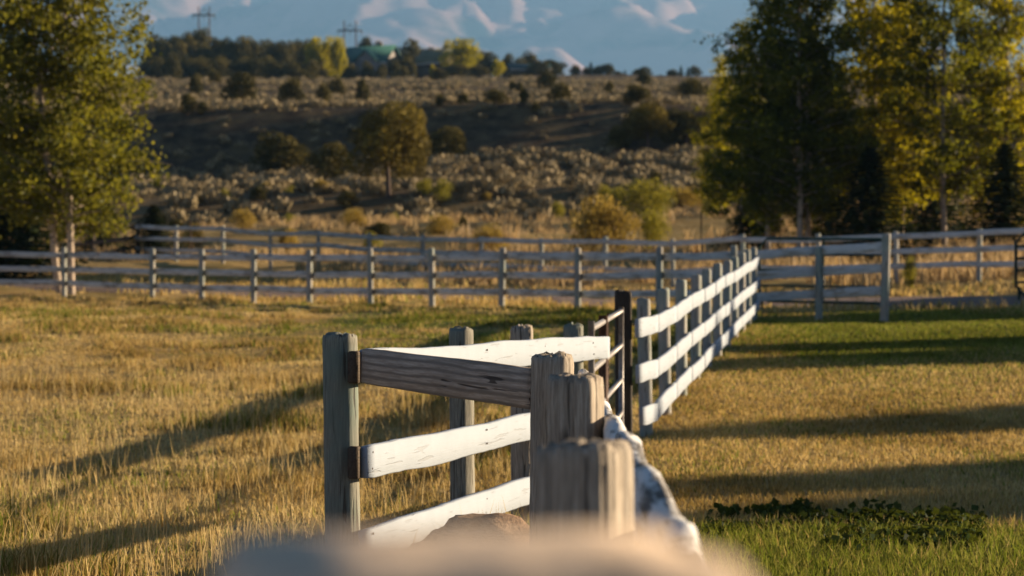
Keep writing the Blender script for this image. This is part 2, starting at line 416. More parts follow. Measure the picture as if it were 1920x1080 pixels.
mx_ = np.linspace(-3200, 3200, 190); my_ = np.linspace(5000, 12500, 190); MX, MY = np.meshgrid(mx_, my_); MX = MX * (.6 + .4 * (MY - 5000) / 7500)
wx = MX + 500 * (fbm(MX / 1700, MY / 1700, 3, 3) - .5); wy = MY + 700 * (fbm(MX / 1500, MY / 1500, 8, 3) - .5)
rid = 1 - np.abs(2 * fbm(wx / 850, wy / 1700, 21, 5) - 1); rid2 = 1 - np.abs(2 * fbm(wx / 300, wy / 700, 61, 4) - 1)
ramp_ = np.interp(MY, [5000, 5600, 6500, 9500, 12000, 12500], [-60, 470, 650, 1150, 1640, 1680])
MZ = ramp_ + (rid - .6) * np.clip((MY - 5000) / 3000, 0, 1) * 400 + (rid2 - .6) * 190 * np.clip((MY - 5000) / 2000, 0, 1) + 120 * (fbm(MX / 300, MY / 300, 5, 4) - .5) * np.clip((MY - 5100) / 900, 0, 1)
mi = np.arange(MX.size).reshape(MX.shape)
struct(link('mountains', mesh('mountains', 2 * np.stack([MX.ravel(), MY.ravel(), MZ.ravel()], 1), np.stack([mi[:-1, :-1], mi[:-1, 1:], mi[1:, 1:], mi[1:, :-1]], -1).reshape(-1, 4), M['mount'], True)))

# ------------------------------------------------------------------ timber pieces
RNG = np.random.default_rng(7)
def post_mesh(name, w_, h, mt, kind='round', seg=16, rows=9, seed=0, cracks=0, sink=.25, rough=1., tilt=0., dome=.004):
    r = np.random.default_rng(seed); n = 2.0 if kind == 'round' else 9.0
    th = np.arange(seg) / seg * 2 * np.pi + .001
    rad = (w_ / 2) / (np.abs(np.cos(th)) ** n + np.abs(np.sin(th)) ** n) ** (1 / n)
    rad = rad * (1 + .03 * rough * np.sin(th * 2 + r.uniform(0, 6)) + .015 * rough * r.standard_normal(seg))
    dent = np.zeros(seg); ca = r.uniform(0, 2 * np.pi, cracks)
    for a in ca:
        k = int(a / (2 * np.pi) * seg); dent[k] += r.uniform(.05, .16)
    zs = np.concatenate([np.linspace(-sink, h * .97, rows), [h - .012, h]]); V = []
    lean = r.normal(0, .004, 2)
    for j, z in enumerate(zs):
        f = 1. if j < rows + 0 else (.985 if j == rows else .90)
        k = rad * f * (1 - dent * (.5 + .5 * z / h)) * (1 + .012 * rough * r.standard_normal(seg) * (j > 0))
        ox, oy = lean * z * 3
        zz = z + (0 if j < rows else (r.normal(0, .006 * rough, seg) + tilt * np.cos(th) * k))
        V.append(np.stack([np.cos(th) * k + ox, np.sin(th) * k + oy, np.full(seg, 1.) * zz], 1))
    m_ = len(zs); V = np.concatenate(V)
    inner = V[-seg:].copy(); inner[:, :2] *= .5; inner[:, 2] += r.normal(0, .006 * rough, seg) + dome * .8
    V = np.concatenate([V, inner, [[0, 0, h + dome]]]); m_ += 1
    Q = [(j * seg + k, j * seg + (k + 1) % seg, (j + 1) * seg + (k + 1) % seg, (j + 1) * seg + k) for j in range(m_ - 1) for k in range(seg)]
    T = [((m_ - 1) * seg + k, (m_ - 1) * seg + (k + 1) % seg, m_ * seg) for k in range(seg)]
    return mesh(name, V, [np.array(Q), np.array(T)], mt, False)
def board_mesh(name, L, h, th, mt, seed=0, wob=1., step=.15, sag=0.):
    r = np.random.default_rng(seed); n = max(4, int(L / step)); b = .006
    X = np.linspace(0, L, n + 1); ph = r.uniform(0, 6, 6)
    cz = wob * .006 * np.sin(X * 1.7 + ph[0]) + wob * .003 * np.sin(X * 5.3 + ph[1]) - sag * np.sin(np.pi * X / L)
    hh = h / 2 * (1 + wob * .03 * np.sin(X * 3.1 + ph[2]) + wob * .012 * r.standard_normal(n + 1))
    cy_ = wob * .005 * np.sin(X * 1.3 + ph[3]); t = th / 2; V = []
    for i in range(n + 1):
        H = hh[i]; k = .97 if i in (0, n) else 1.
        sec = [(-t, -H + b), (-t + b, -H), (t - b, -H), (t, -H + b), (t, H - b), (t - b, H), (-t + b, H), (-t, H - b)]
        V += [(X[i], cy_[i] + y * k, cz[i] + z * k) for y, z in sec]
    Q = [(i * 8 + k, i * 8 + (k + 1) % 8, (i + 1) * 8 + (k + 1) % 8, (i + 1) * 8 + k) for i in range(n) for k in range(8)]
    e = n * 8
    Q += [(0, 7, 4, 3), (0, 3, 2, 1), (7, 6, 5, 4), (e + 0, e + 3, e + 4, e + 7), (e, e + 1, e + 2, e + 3), (e + 4, e + 5, e + 6, e + 7)]
    return mesh(name, V, np.array(Q), mt)
def place_board(parent, name, A, B, h, th, mt, seed=0, wob=1., step=.15, sag=0.):
    A = Vector(A); B = Vector(B); d = B - A
    o = link(name, board_mesh(name, d.length, h, th, mt, seed, wob, step, sag), parent, A - parent.location)
    o.rotation_euler = (0, -math.atan2(d.z, math.hypot(d.x, d.y)), math.atan2(d.y, d.x)); return o
def place_post(parent, P, h, w_, mt, rz=0, seed=0, name='post', **kw):
    return link(name, post_mesh(name, w_, h, mt, seed=seed, **kw), parent, Vector(P) - parent.location, (RNG.normal(0, .008), RNG.normal(0, .008), rz))

# ---- the rough fence whose post tops lead away from the lens
near = thing('rough_fence', 'weathered grey fence of squared posts with a peeling whitewashed top rail', 'fence', (.15, 4.46, 0))
place_post(near, (-.012, .93, 0), 1.286, .196, M['top_wood'], .2, 5, kind='square', seg=48, rows=14, dome=.004, rough=.12)
place_post(near, (.146, 4.46, 0), 1.13, .142, M['post_brown'], math.radians(-28), 14, kind='square', seg=64, rows=30, cracks=6, rough=.8)
place_post(near, (.203, 7.2, 0), 1.178, .143, M['post_brown'], math.radians(-20), 23, kind='square', seg=64, rows=30, cracks=7, rough=.8)
place_post(near, (.15, 9.65, 0), 1.195, .170, M['post_brown'], .3, 32, kind='round', seg=48, rows=26, cracks=6)
R1 = [(.30, .95, .97), (.30, 2.6, .965), (.297, 4.0, .975), (.302, 4.5, .995), (.298, 5.57, 1.03), (.300, 6.2, 1.05), (.302, 7.32, 1.055)]
def rough_rail(pts, h, th, seed, name):
    r = np.random.default_rng(seed); P = np.array(pts); n = 90
    s = np.linspace(0, 1, n); c = [np.interp(s, np.linspace(0, 1, len(P)), P[:, k]) for k in range(3)]
    V = []; m = 14; o = np.array(near.location)
    for i in range(n):
        for k in range(m):
            a = 2 * np.pi * k / m; cx_, cz_ = np.cos(a), np.sin(a)
            f = 1 / (abs(cx_) ** 4 + abs(cz_) ** 4) ** .25
            q = 1 + .16 * (fbm(np.array([c[1][i] * 3.2 + 5 * seed]), np.array([k * .7]), seed, 3)[0] - .5) * 2
            V.append((c[0][i] + th / 2 * cx_ * f * q, c[1][i], c[2][i] - h / 2 + h / 2 * cz_ * f * q + .012 * np.sin(c[1][i] * 6 + seed)))
    Q = [(i * m + k, i * m + (k + 1) % m, (i + 1) * m + (k + 1) % m, (i + 1) * m + k) for i in range(n - 1) for k in range(m)]
    V += [(c[0][0], c[1][0], c[2][0] - h / 2), (c[0][-1], c[1][-1], c[2][-1] - h / 2)]
    T = [(n * m, (k + 1) % m, k) for k in range(m)] + [(n * m + 1, (n - 1) * m + k, (n - 1) * m + (k + 1) % m) for k in range(m)]
    mt = M['peel']
    # the rail's own length runs along local x so that its grain follows it
    V = np.array(V) - o; V = np.stack([V[:, 1], -V[:, 0], V[:, 2]], 1)
    return link(name, mesh(name, V, [np.array(Q), np.array(T)], mt, True), near, (0, 0, 0), (0, 0, math.pi / 2))
rough_rail(R1, .17, .062, 2, 'top_rail')
rough_rail([(.302, 7.36, 1.055), (.297, 8.5, 1.075), (.29, 9.8, 1.135)], .15, .055, 4, 'top_rail')
for z, s in ((.66, 5), (.30, 6)): rough_rail([(.30, .95, z), (.30, 4.5, z + .01), (.30, 7.3, z), (.29, 9.8, z)], .15, .05, s, 'lower_rail')
pb = place_board(near, 'cross_plank', (-.668, 11.07, 1.118), (.085, 9.66, 1.062), .163, .045, M['plank'], 3, .5, .06)

# ---- the white fence from the corner post to the pipe gate
side = thing('white_fence', 'white three-board fence running from the tall corner post to the pipe gate', 'fence', (-.778, 11.2, 0))
SP = [(-.778, 11.2), (-.270, 13.29), (.065, 14.67), (.408, 16.08)]
sd = Vector((.243, 1, 0)).normalized(); off = Vector((sd.y, -sd.x, 0)) * .112
for i, (x, y) in enumerate(SP):
    h = [1.262, 1.272, 1.273, 1.272][i]
    place_post(side, (x, y, 0), h, [.166, .138, .138, .135][i], M['post'] if i != 2 else M['post_brown'], .4 * i, 40 + i, kind='round', seg=40 if i == 0 else 28, rows=18, cracks=4)
Y0 = Vector((-.778, 11.2, 0)) + off - sd * .055
for k, (z0, z1, s1) in enumerate(((1.112, 1.127, 5.66), (.675, .685, 5.5), (.295, .315, 5.5))):
    A = Y0 + Vector((0, 0, z0)); B = Y0 + sd * s1 + Vector((0, 0, z1))
    place_board(side, 'board', A, B, .156, .045, M['white'], 60 + k, .9, .1)
for z in (1.112, .675):
    A = Y0 - sd * .055; place_board(side, 'shaded_board_end', A - off * .32 + Vector((0, 0, z)), A - off * .32 + sd * .05 + Vector((0, 0, z)), .15, .05, M['end_dark'], 3, .3, .02)  # dark pieces painted as the shaded ends of the white boards

nail = MB(); nail.tube([(0, 0, 0), (.006, 0, 0)], [.0065, .005], 6); nail = nail.me('nail', M['rust'])
for i, (x, y) in enumerate(SP):
    for z in (1.117, .68, .303):
        for dz in (-.035, .04):
            q = Vector((x, y, z + dz)) + off + Vector((sd.y, -sd.x, 0)) * .0225 + sd * (RNG.normal(0, .012) + (.0 if i else .02))
            link('nail', nail, side, q - side.location, (0, 0, math.atan2(-sd.x, sd.y)))

# ---- pipe gate
gate = thing('pipe_gate', 'grey tubular steel gate between the two white fences', 'gate', (.62, 16.8, 0))
ga, gb = Vector((.55, 16.75, 0)), Vector((.93, 20.6, .1))
for z in (1.245, .955, .66, .38):
    mb = MB(); mb.tube([ga - gate.location + Vector((0, 0, z)), gb - gate.location + Vector((0, 0, z + .02))], [.023, .023], 10); link('gate_bar', mb.me('gate_bar', M['pipe'], True), gate)
for f, r_, mt in ((0, .023, 'pipe'), (.35, .035, 'rust'), (.5, .008, 'rust'), (1, .023, 'pipe')):  # thick dark upright has its shadow side put into the colour
    p = ga.lerp(gb, f) - gate.location; mb = MB(); mb.tube([p + Vector((0, 0, .3)), p + Vector((0, 0, 1.30))], [r_, r_], 10); link('gate_upright', mb.me('gate_upright', M[mt], True), gate)

# ---- long white fence leading up the slope
def ontop(x, y, z): return Vector((x, y, z))
bl = thing('long_white_fence', 'long bright white three-board fence leading up the slope beside the mown lawn', 'fence', (.99, 20.8, .1))
def bpos(d): return 1.0 + .1465 * (d - 20.8)
BD = [20.75, 22.5] + [22.5 + 2.15 * k for k in range(1, 11)]
btop = lambda d: float(np.interp(d, [20.8, 22.5, 32, 44], [1.50, 1.475, 1.93, 2.50]))
for i, d in enumerate(BD):
    x = bpos(d) - (.0 if i else .03); z = g(x, d)
    place_post(bl, (x, d, z), (btop(d) if i else 1.53) - z + RNG.normal(0, .012), .125 if i else .145, M['post_pale'] if i else M['post_dark'], .2 * i, 80 + i, kind='round' if i else 'square', seg=16 if i else 32, rows=8, cracks=2)
bo = Vector((1, -.1465, 0)).normalized() * .092
for k, dz in enumerate((-.24, -.645, -1.03)):
    for i in range(0, 11):
        if k == 2 and i == 0: d0 = BD[0] + .25
        else: d0 = BD[i] - (.08 if i == 0 else 0)
        d1 = BD[i + 1] - .004
        z0 = btop(max(d0, 21.9)) + dz + .012 * math.sin(i * 2.3 + k) - (.02 if i == 0 else 0); z1 = btop(d1) + dz + .012 * math.sin((i + 1) * 2.3 + k)
        A = Vector((bpos(d0), d0, z0)) + bo; B = Vector((bpos(d1), d1, z1)) + bo
        place_board(bl, 'board', A, B, .165, .04, M['white'], 200 + i * 3 + k, .9, .3)

# ---- short return of the same fence at the top of the lawn
ret = thing('short_white_fence', 'short two-bay white fence with tall grey posts at the top of the lawn', 'fence', (4.5, 44.2, g(4.5, 44.2)))
RP = [(4.47, 44.3), (5.58, 44.0), (6.62, 43.0)]
for i, (x, y) in enumerate(RP):
    if i == 0: continue
    place_post(ret, (x, y, g(x, y)), [0, 1.32, 1.56][i], [0, .13, .155][i], M['post_pale'], .3, 300 + i, kind='round', seg=18, rows=8, cracks=2)
for k, (za, zb, zc) in enumerate(((2.38, 2.46, 2.50), (2.0, 2.07, 2.12), (1.60, 1.66, 1.72))):
    for a, b, z0, z1 in ((0, 1, za, zb), (1, 2, zb, zc)):
        place_board(ret, 'board', Vector((*RP[a], z0)) + Vector((0, .085, 0)), Vector((*RP[b], z1)) + Vector((-.004, .085, 0)), .165, .04, M['white_worn'], 320 + k + a, 1, .2)

# ---- paddock fence across the meadow and the fence behind the road
def rail_fence(name, label, pts, h, pw, rails, pm, bm, seed, side_, bh=.145, parent_z=None):
    P0 = Vector((*pts[0], g(*pts[0]))); f = thing(name, label, 'fence', P0); G = [Vector((x, y, g(x, y))) for x, y in pts]
    hs = [h + RNG.normal(0, .02) for _ in pts]
    for i, p in enumerate(G):
        place_post(f, p, hs[i], pw, pm if not callable(pm) else pm(i), .3 * i, seed + i, kind='round', seg=12, rows=6, cracks=1)
    for i in range(len(G) - 1):
        d = (G[i + 1] - G[i]).normalized(); o = Vector((-d.y, d.x, 0)).normalized() * side_
        for k, z in enumerate(rails):
            A = G[i] + o + Vector((0, 0, z + RNG.normal(0, .012))); B = G[i + 1] + o - d * .004 + Vector((0, 0, z + RNG.normal(0, .012)))
            place_board(f, 'rail', A, B, bh, .04, bm if not callable(bm) else bm(i), seed + 100 + i * 3 + k, 1, .4)
    return f
def line_pt(px, a, b): u = (px - 960) / F; d = a / (u + b); return (u * d, d)
CP = [(-21, 63.4), (-18.4, 63.1), (-15.5, 62.8), line_pt(120, 52.92, 1.0304)] + [line_pt(p, 52.92, 1.0304) for p in (285, 378, 475, 580, 695, 810, 940, 1083, 1236)] + [(4.3, 47.1)]
rail_fence('paddock_fence', 'worn greyish white three-rail paddock fence across the meadow in front of the dirt road', CP, 1.27, .14, (.33, .70, 1.08), M['post_pale'], M['grey_board'], 400, .085)
DP = [line_pt(p, 66.16, .907) for p in (-150, -60, 30, 103, 175, 257, 330, 418, 507, 597, 693, 793, 900, 1015, 1133, 1262, 1392, 1535, 1680, 1835, 2000, 2170)]
rail_fence('back_fence', 'grey three-rail fence behind the dirt road at the edge of the tall dry grass', DP, 1.34, .14, (.42, .81, 1.2), lambda i: M['post_pale'] if i > 5 else M['shaded_rail'], lambda i: M['shaded_rail'] if i < 5 else (M['grey_board'] if i < 12 else M['white_worn']), 700, -.085)  # tree shade at one end, sun at the other, put into board colours

def tube_gate(name, label, A, B, z0, z1, bars, mt, r_=.028):
    A = Vector(A); B = Vector(B); f = thing(name, label, 'gate', A); d = B - A; up = Vector((0, 0, 1))
    c = .16; P = [Vector((0, 0, z0)) + d * 0, up * z0 + d]
    dn = d.normalized()
    loop = [up * z0 + dn * c, up * z0 + d - dn * c, up * (z0 + c) + d, up * (z1 - c) + d, up * z1 + d - dn * c, up * z1 + dn * c, up * (z1 - c), up * (z0 + c), up * z0 + dn * c]
    mb = MB(); mb.tube(loop, [r_] * len(loop), 8); link('gate_frame', mb.me('gate_frame', mt, True), f)
    for k in range(bars):
        z = z0 + (z1 - z0) * (k + 1) / (bars + 1); mb = MB(); mb.tube([up * z, up * z + d], [r_ * .8] * 2, 8); link('gate_bar', mb.me('gate_bar', mt, True), f)
    mb = MB(); mb.tube([up * z0 + d * .5, up * z1 + d * .5], [r_ * .7] * 2, 8); link('gate_upright', mb.me('gate_upright', mt, True), f)
    for q in (d * .02, d * .98):
        mb = MB(); mb.tube([q + up * -.2, q + up * (z0 + c)], [r_] * 2, 8); link('gate_foot', mb.me('gate_foot', mt, True), f)
pg = Vector((4.75, 46.4, g(4.75, 46.4)))
tube_gate('green_gate', 'dark green tube gate standing open behind the short white fence', pg, Vector((7.05, 45.2, g(7.05, 45.2))), .22, 1.42, 3, M['green_pipe'])
pg = Vector((10.42, 50, g(10.42, 50)))
tube_gate('green_gate', 'dark green tube gate with rounded corners at the end of the back fence', pg, Vector((13.9, 50.2, g(13.9, 50.2))), .15, 1.4, 4, M['green_pipe'], .035)

for px, d, h, lab in ((1315, 84, 1.75, 'thin dark steel post in the dry grass beside the aspens'), (357, 92, 1.7, 'thin dark steel post in the dry grass by the small spruce')):
    p = at(px, d); o = thing('steel_post', lab, 'post', p); mb = MB(); mb.box((0, 0, h / 2 - .2), (.05, .012, h + .4)); mb.box((0, .02, h / 2 - .2), (.012, .04, h + .4)); link('shaft', mb.me('shaft', M['rust']), o)
    mb = MB(); mb.box((0, -.012, h - .06), (.056, .01, .12)); link('cap_band', mb.me('cap_band', M['end_dark']), o)

# ---- sandstone boulder at the foot of the white fence
def boulder(name, label, loc, s, seed):
    n, m = 40, 26; V = []
    for j in range(m):
        ph = math.pi * j / (m - 1)
        for k in range(n):
            th = 2 * math.pi * k / n; d = np.array([math.sin(ph) * math.cos(th), math.sin(ph) * math.sin(th), math.cos(ph)])
            q = .75 + .55 * fbm(np.array([d[0] * 1.6 + seed + d[2]]), np.array([d[1] * 1.6 - d[2] * .7]), seed, 4)[0]
            p = d * q; p[2] = .55 * p[2] + .45 * math.floor(p[2] * 6 + .5) / 6      # bedded layers
            V.append(p * np.array(s))
    Q = [(j * n + k, (j + 1) * n + k, (j + 1) * n + (k + 1) % n, j * n + (k + 1) % n) for j in range(m - 1) for k in range(n)]
    o = link(name, mesh(name, V, np.array(Q), M['rock']), None, loc); return tag(o, label, 'rock')
boulder('sandstone_boulder', 'layered brown sandstone boulder lying against the lowest white board', (-.15, 10.45, .125), (.37, .24, .37), 3)

# ------------------------------------------------------------------ plants
def quads(C, D, U, sx, sy):
    """n leaf quads: centre C, length direction D, width direction U."""
    D = D * sy[:, None] / 2; U = U * sx[:, None] / 2
    V = np.stack([C - D, C + U * .9, C + D, C - U * .9], 1).reshape(-1, 3)
    return V, np.arange(len(C) * 4).reshape(-1, 4)
def unit(v): return v / np.maximum(np.linalg.norm(v, axis=-1, keepdims=True), 1e-9)
def leaves(r, C, size, jit=.3, droop=0.):
    n = len(C); D = unit(r.standard_normal((n, 3)) + np.array([0, 0, -droop])); U = unit(np.cross(D, r.standard_normal((n, 3))))
    s = size * (1 + jit * r.standard_normal(n)).clip(.5, 1.6)
    return quads(C, D, U, s * .85, s)
def aspen(seed, H, n_leaf, leaf, rad, base=.2, trunk_r=.13, nb=70, lean=(0, 0), fork=False):
    r = np.random.default_rng(seed); mb = MB()
    z = np.linspace(-.3, H * .97, 12); bx = np.cumsum(r.normal(0, .03 * H / 12, 12)) + lean[0] * (z / H); by = np.cumsum(r.normal(0, .03 * H / 12, 12)) + lean[1] * (z / H)
    bx -= bx[1]; by -= by[1]
    R = trunk_r * np.clip(1 - z / H, .06, 1) ** .8
    mb.tube(list(zip(bx, by, z)), list(R), 9); C = []
    for k in range(nb):
        t = base + (1 - base) * (k + r.uniform(0, 1)) / nb; zz = t * H; x0, y0 = np.interp(zz, z, bx), np.interp(zz, z, by)
        s = (t - base) / (1 - base); prof_ = math.sin(math.pi * min(1, .18 + .82 * (1 - s) ** .75) * .55 + .12) if s > .12 else .55 + 3 * s
        L = rad * max(.12, prof_ * (1 - s ** 2.2) + .1) * r.uniform(.55, 1.15); az = k * 2.399 + r.normal(0, .5); up = r.uniform(.25, .75)
        P = []
        for q in np.linspace(0, 1, 5):
            P.append((x0 + math.cos(az) * L * q + r.normal(0, .04) * q, y0 + math.sin(az) * L * q + r.normal(0, .04) * q, zz + L * (up * q - .25 * q * q) + r.normal(0, .03)))
        br = max(.006, .30 * np.interp(zz, z, R)); mb.tube(P, [br, br * .8, br * .6, br * .4, br * .2], 4, False)
        P = np.array(P); nc = max(2, int(L * 5))
        for c in range(nc):
            q = r.uniform(.22, 1.05); p = np.array([np.interp(q, np.linspace(0, 1, 5), P[:, a]) for a in range(3)]) + r.normal(0, .13 * L ** .5, 3)
            C.append((p, r.uniform(.09, .26)))
    m = max(1, n_leaf // len(C)); cc = np.repeat(np.array([c[0] for c in C]), m, 0); ss = np.repeat(np.array([c[1] for c in C]), m)
    cl = np.repeat(r.uniform(0, 1, len(C)), m)
    pts = cc + r.standard_normal(cc.shape) * ss[:, None] * np.array([1, 1, .8])
    V, Q = leaves(r, pts, leaf, .25, .5)
    rn = np.clip(.65 * r.uniform(0, 1, len(pts)) + .35 * cl, 0, 1)
    return mb, (V, Q, np.repeat(rn, 4))
def crown_mesh(name, L, mt): return mesh(name, L[0], L[1], mt, False, {'rnd': L[2]})
def juniper(seed, n=5200, asp=1.15, lob=9, spike=.5, size=.062, rag=.25):
    """Unit juniper, about 2 wide and 2*asp tall, standing on z=0; foliage in upswept sprays over many lobes."""
    r = np.random.default_rng(seed); cen = []
    for k in range(lob):
        a = k * 2.4 + r.normal(0, .4); h = (k + .5) / lob; rr = (.62 * math.sin(math.pi * (.22 + .74 * h)) ** .7) * r.uniform(.5, 1)
        cen.append((math.cos(a) * rr, math.sin(a) * rr, (.25 + 1.45 * h) * asp, r.uniform(.30, .50)))
    cen.append((0, 0, 1.1 * asp, .58)); cen = np.array(cen)
    w_ = cen[:, 3] ** 2; pick = r.choice(len(cen), n, p=w_ / w_.sum()); d = unit(r.standard_normal((n, 3)))
    rad = cen[pick, 3] * (r.uniform(.0, 1, n) ** .14) * (1 + rag * (fbm(d[:, 0] * 3 + pick, d[:, 1] * 3 + d[:, 2] * 2, seed, 3) - .5) * 2)
    P = cen[pick, :3] + d * rad[:, None] * np.array([1, 1, asp]); P[:, 2] = np.maximum(P[:, 2], .06)
    D = unit(d * .7 + np.array([0, 0, spike]) + .5 * r.standard_normal((n, 3))); U = unit(np.cross(d, D) + .25 * r.standard_normal((n, 3))); s = size * r.uniform(.6, 1.5, n)
    V, Q = quads(P, D, U, s * .9, s * 2.0)
    rn = np.clip(.5 * r.uniform(0, 1, n) + .5 * r.uniform(0, 1, len(cen))[pick], 0, 1)
    return V, Q, np.repeat(rn, 4)
def spruce_leaf(seed, layers=26, per=13):
    r = np.random.default_rng(seed); C, D, U, sx, sy = [], [], [], [], []
    for j in range(layers):
        h = (j + .4) / layers; L = (1 - h) ** .9 * .42 + .015
        for k in range(per):
            a = 2 * math.pi * (k + r.uniform(-.3, .3)) / per + j; Lq = L * r.uniform(.75, 1.12); o = np.array([math.cos(a), math.sin(a), 0])
            for q in np.linspace(.15, 1, 7):
                p = o * Lq * q + np.array([0, 0, h * .95 + .05 - .22 * Lq * q + .12 * Lq * q * q])
                for s in (-1, 1):
                    d = unit(o * .8 + s * np.array([-o[1], o[0], 0]) * .75 + np.array([0, 0, r.normal(-.25, .2)])); C.append(p + r.normal(0, .006, 3)); D.append(d); U.append(unit(np.cross(d, [0, 0, 1]) + r.normal(0, .4, 3))); sx.append(.020 * r.uniform(.7, 1.3)); sy.append((.03 + .10 * Lq) * r.uniform(.7, 1.3) * (1.15 - .5 * q))
    C, D, U = map(np.array, (C, D, U)); V, Q = quads(C, D, U, np.array(sx) * 1.6, np.array(sy) * 1.6)
    return V, Q, np.repeat(r.uniform(0, 1, len(C)), 4)
def stem_mesh(name, h, r0, r1, mt, seed=0, n=6):
    r = np.random.default_rng(seed); mb = MB(); z = np.linspace(-.15 * h if h < 2 else -.3, h, n)
    mb.tube([(r.normal(0, .02 * h) * (k > 0), r.normal(0, .02 * h) * (k > 0), q) for k, q in enumerate(z)], list(np.linspace(r0, r1, n)), 7); return mb.me(name, mt, True)

def tree_at(name, label, cat, p, trunk_me, crown_me, s=(1, 1, 1), rz=0, group=None):
    o = thing(name, label, cat, p, rz, group); o.scale = s
    link('trunk', trunk_me, o); link('crown', crown_me, o); return o

# ---- aspens
AV = {}
for key, seed, H, nl, lf, rad, base, nb in (('a', 3, 12.5, 24000, .12, 3.1, .14, 90), ('b', 11, 12.0, 23000, .12, 2.5, .13, 86), ('c', 19, 11.5, 19000, .125, 2.0, .09, 76)):
    mb, L = aspen(seed, H, nl, lf, rad, base, .105, nb); AV[key] = (mb.me('trunk', M['aspen_bark'], True), L)
CM = {(k, c): crown_mesh('crown', AV[k][1], M[c]) for k, c in (('a', 'aspen'), ('b', 'aspen'), ('b', 'aspen_dark'), ('a', 'aspen_dark'), ('c', 'aspen_dark'), ('c', 'aspen_gold'))}
def put_aspen(px, d, key, colr, rz, s, label, lean=0):
    o = tree_at('aspen_tree', label, 'tree', at(px, d), AV[key][0], CM[(key, colr)], (s, s, s), rz); o.rotation_euler = (0, lean, rz); return o
put_aspen(108, 64.6, 'a', 'aspen', .3, 1.0, 'leafy aspen with a sunlit pale trunk leaning away from its twin behind the paddock fence', -.08)
put_aspen(134, 64.0, 'b', 'aspen', 2.0, .97, 'leafy aspen with a pale trunk leaning over the meadow beside its twin', .09)
put_aspen(-120, 70, 'b', 'aspen', 4.0, .95, 'leafy green aspen at the edge of the twin aspens by the dirt road')
put_aspen(1500, 82, 'b', 'aspen_dark', 1.2, 1.02, 'dark green aspen with two thin stems at the open end of the grove')
put_aspen(1515, 82.6, 'c', 'aspen_dark', .2, 1.0, 'slender dark aspen standing tight beside the two-stemmed one')
put_aspen(1440, 84, 'c', 'aspen_dark', 3.3, .92, 'dark aspen on the outer edge of the grove above the dry grass')
put_aspen(1640, 85, 'c', 'aspen_gold', 2.2, 1.1, 'yellow-green aspen turning colour in the middle of the grove')
put_aspen(1690, 88, 'c', 'aspen_gold', 5.0, 1.0, 'smaller yellow aspen behind the dark trunks of the grove')
put_aspen(1770, 82.5, 'a', 'aspen_dark', 4.4, 1.0, 'broad dark green aspen with a bare lower trunk in the grove')
put_aspen(1890, 84, 'c', 'aspen_gold', .9, 1.1, 'yellow aspen at the thin end of the grove beside the green gate')
put_aspen(1352, 112, 'c', 'aspen_gold', 1.9, .66, 'short bright yellow aspen peeking out beside the dark grove')
put_aspen(1392, 90, 'c', 'aspen_dark', 2.6, .74, 'low bushy dark aspen at the outermost corner of the grove')
# the row across the drive whose shade falls in bands on the lawn
SHC = [mesh('crown', *(lambda L: (L[0], L[1], M['aspen_dark'], False, {'rnd': L[2]}))(juniper(330 + k, 13000, 1.2, 13, .6, .075, .35))) for k in range(2)]
SHT = stem_mesh('trunk', 1.0, .22, .12, M['aspen_bark'], 8)
for k, (ysh, wd, H) in enumerate(((17.0, 5.2, 10.2), (19.2, 4.0, 9.6), (24.3, 4.6, 9.8), (32.6, 4.6, 9.9), (35.3, 4.2, 9.5), (43.6, 6.0, 10.4), (47.5, 6.0, 10.6))):
    zs_ = g(5, ysh); X = .3 + math.cos(SUN_A) * H / math.tan(SUN_E); Y = ysh + math.tan(SUN_A) * (X - 5); z = g(X, Y); H = H + zs_
    o = thing('cottonwood_tree', 'round cottonwood in the row beyond the lawn, throwing bands of shade across it', 'tree', (X, Y, z), k * 1.3, 'cottonwoods beyond the lawn')
    c = link('crown', SHC[k % 2], o, (0, 0, 1.6)); c.scale = (wd / 2.1, wd / 2.1, (H - z - 1.6) / 2.45); t_ = link('trunk', SHT, o); t_.scale = (1, 1, 4)

# ---- spruces
SPR = mesh('crown', *(lambda L: (L[0], L[1], M['spruce'], False, {'rnd': L[2]}))(spruce_leaf(4)))
STM = stem_mesh('trunk', .95, .018, .003, M['dark_bark'])
for px, d, h, wd, lab in ((1632, 80, 3.7, 1.35, 'dark spruce with drooping boughs under the yellow aspens'), (1885, 79, 3.6, 1.3, 'dark spruce at the foot of the grove near the green gate'), (1745, 90, 4.2, 1.1, 'dark spruce hidden among the aspen trunks'),
                          (288, 88, 2.0, 1.7, 'small wide spruce behind the back fence beside the twin aspens'), (40, 78, 4.2, 1.2, 'dark spruce behind the twin aspens by the dirt road'), (-30, 74, 4.6, 1.1, 'tall dark spruce past the twin aspens'), (190, 96, 3.0, 1.2, 'dark spruce seen between the twin aspens and the small one'), (1560, 92, 3.2, 1.2, 'dark young spruce behind the slender aspens'), (1420, 88, 2.6, 1.5, 'low dark spruce at the outer corner of the grove')):
    tree_at('spruce_tree', lab, 'tree', at(px, d), STM, SPR, (h * wd, h * wd, h), px * .1)

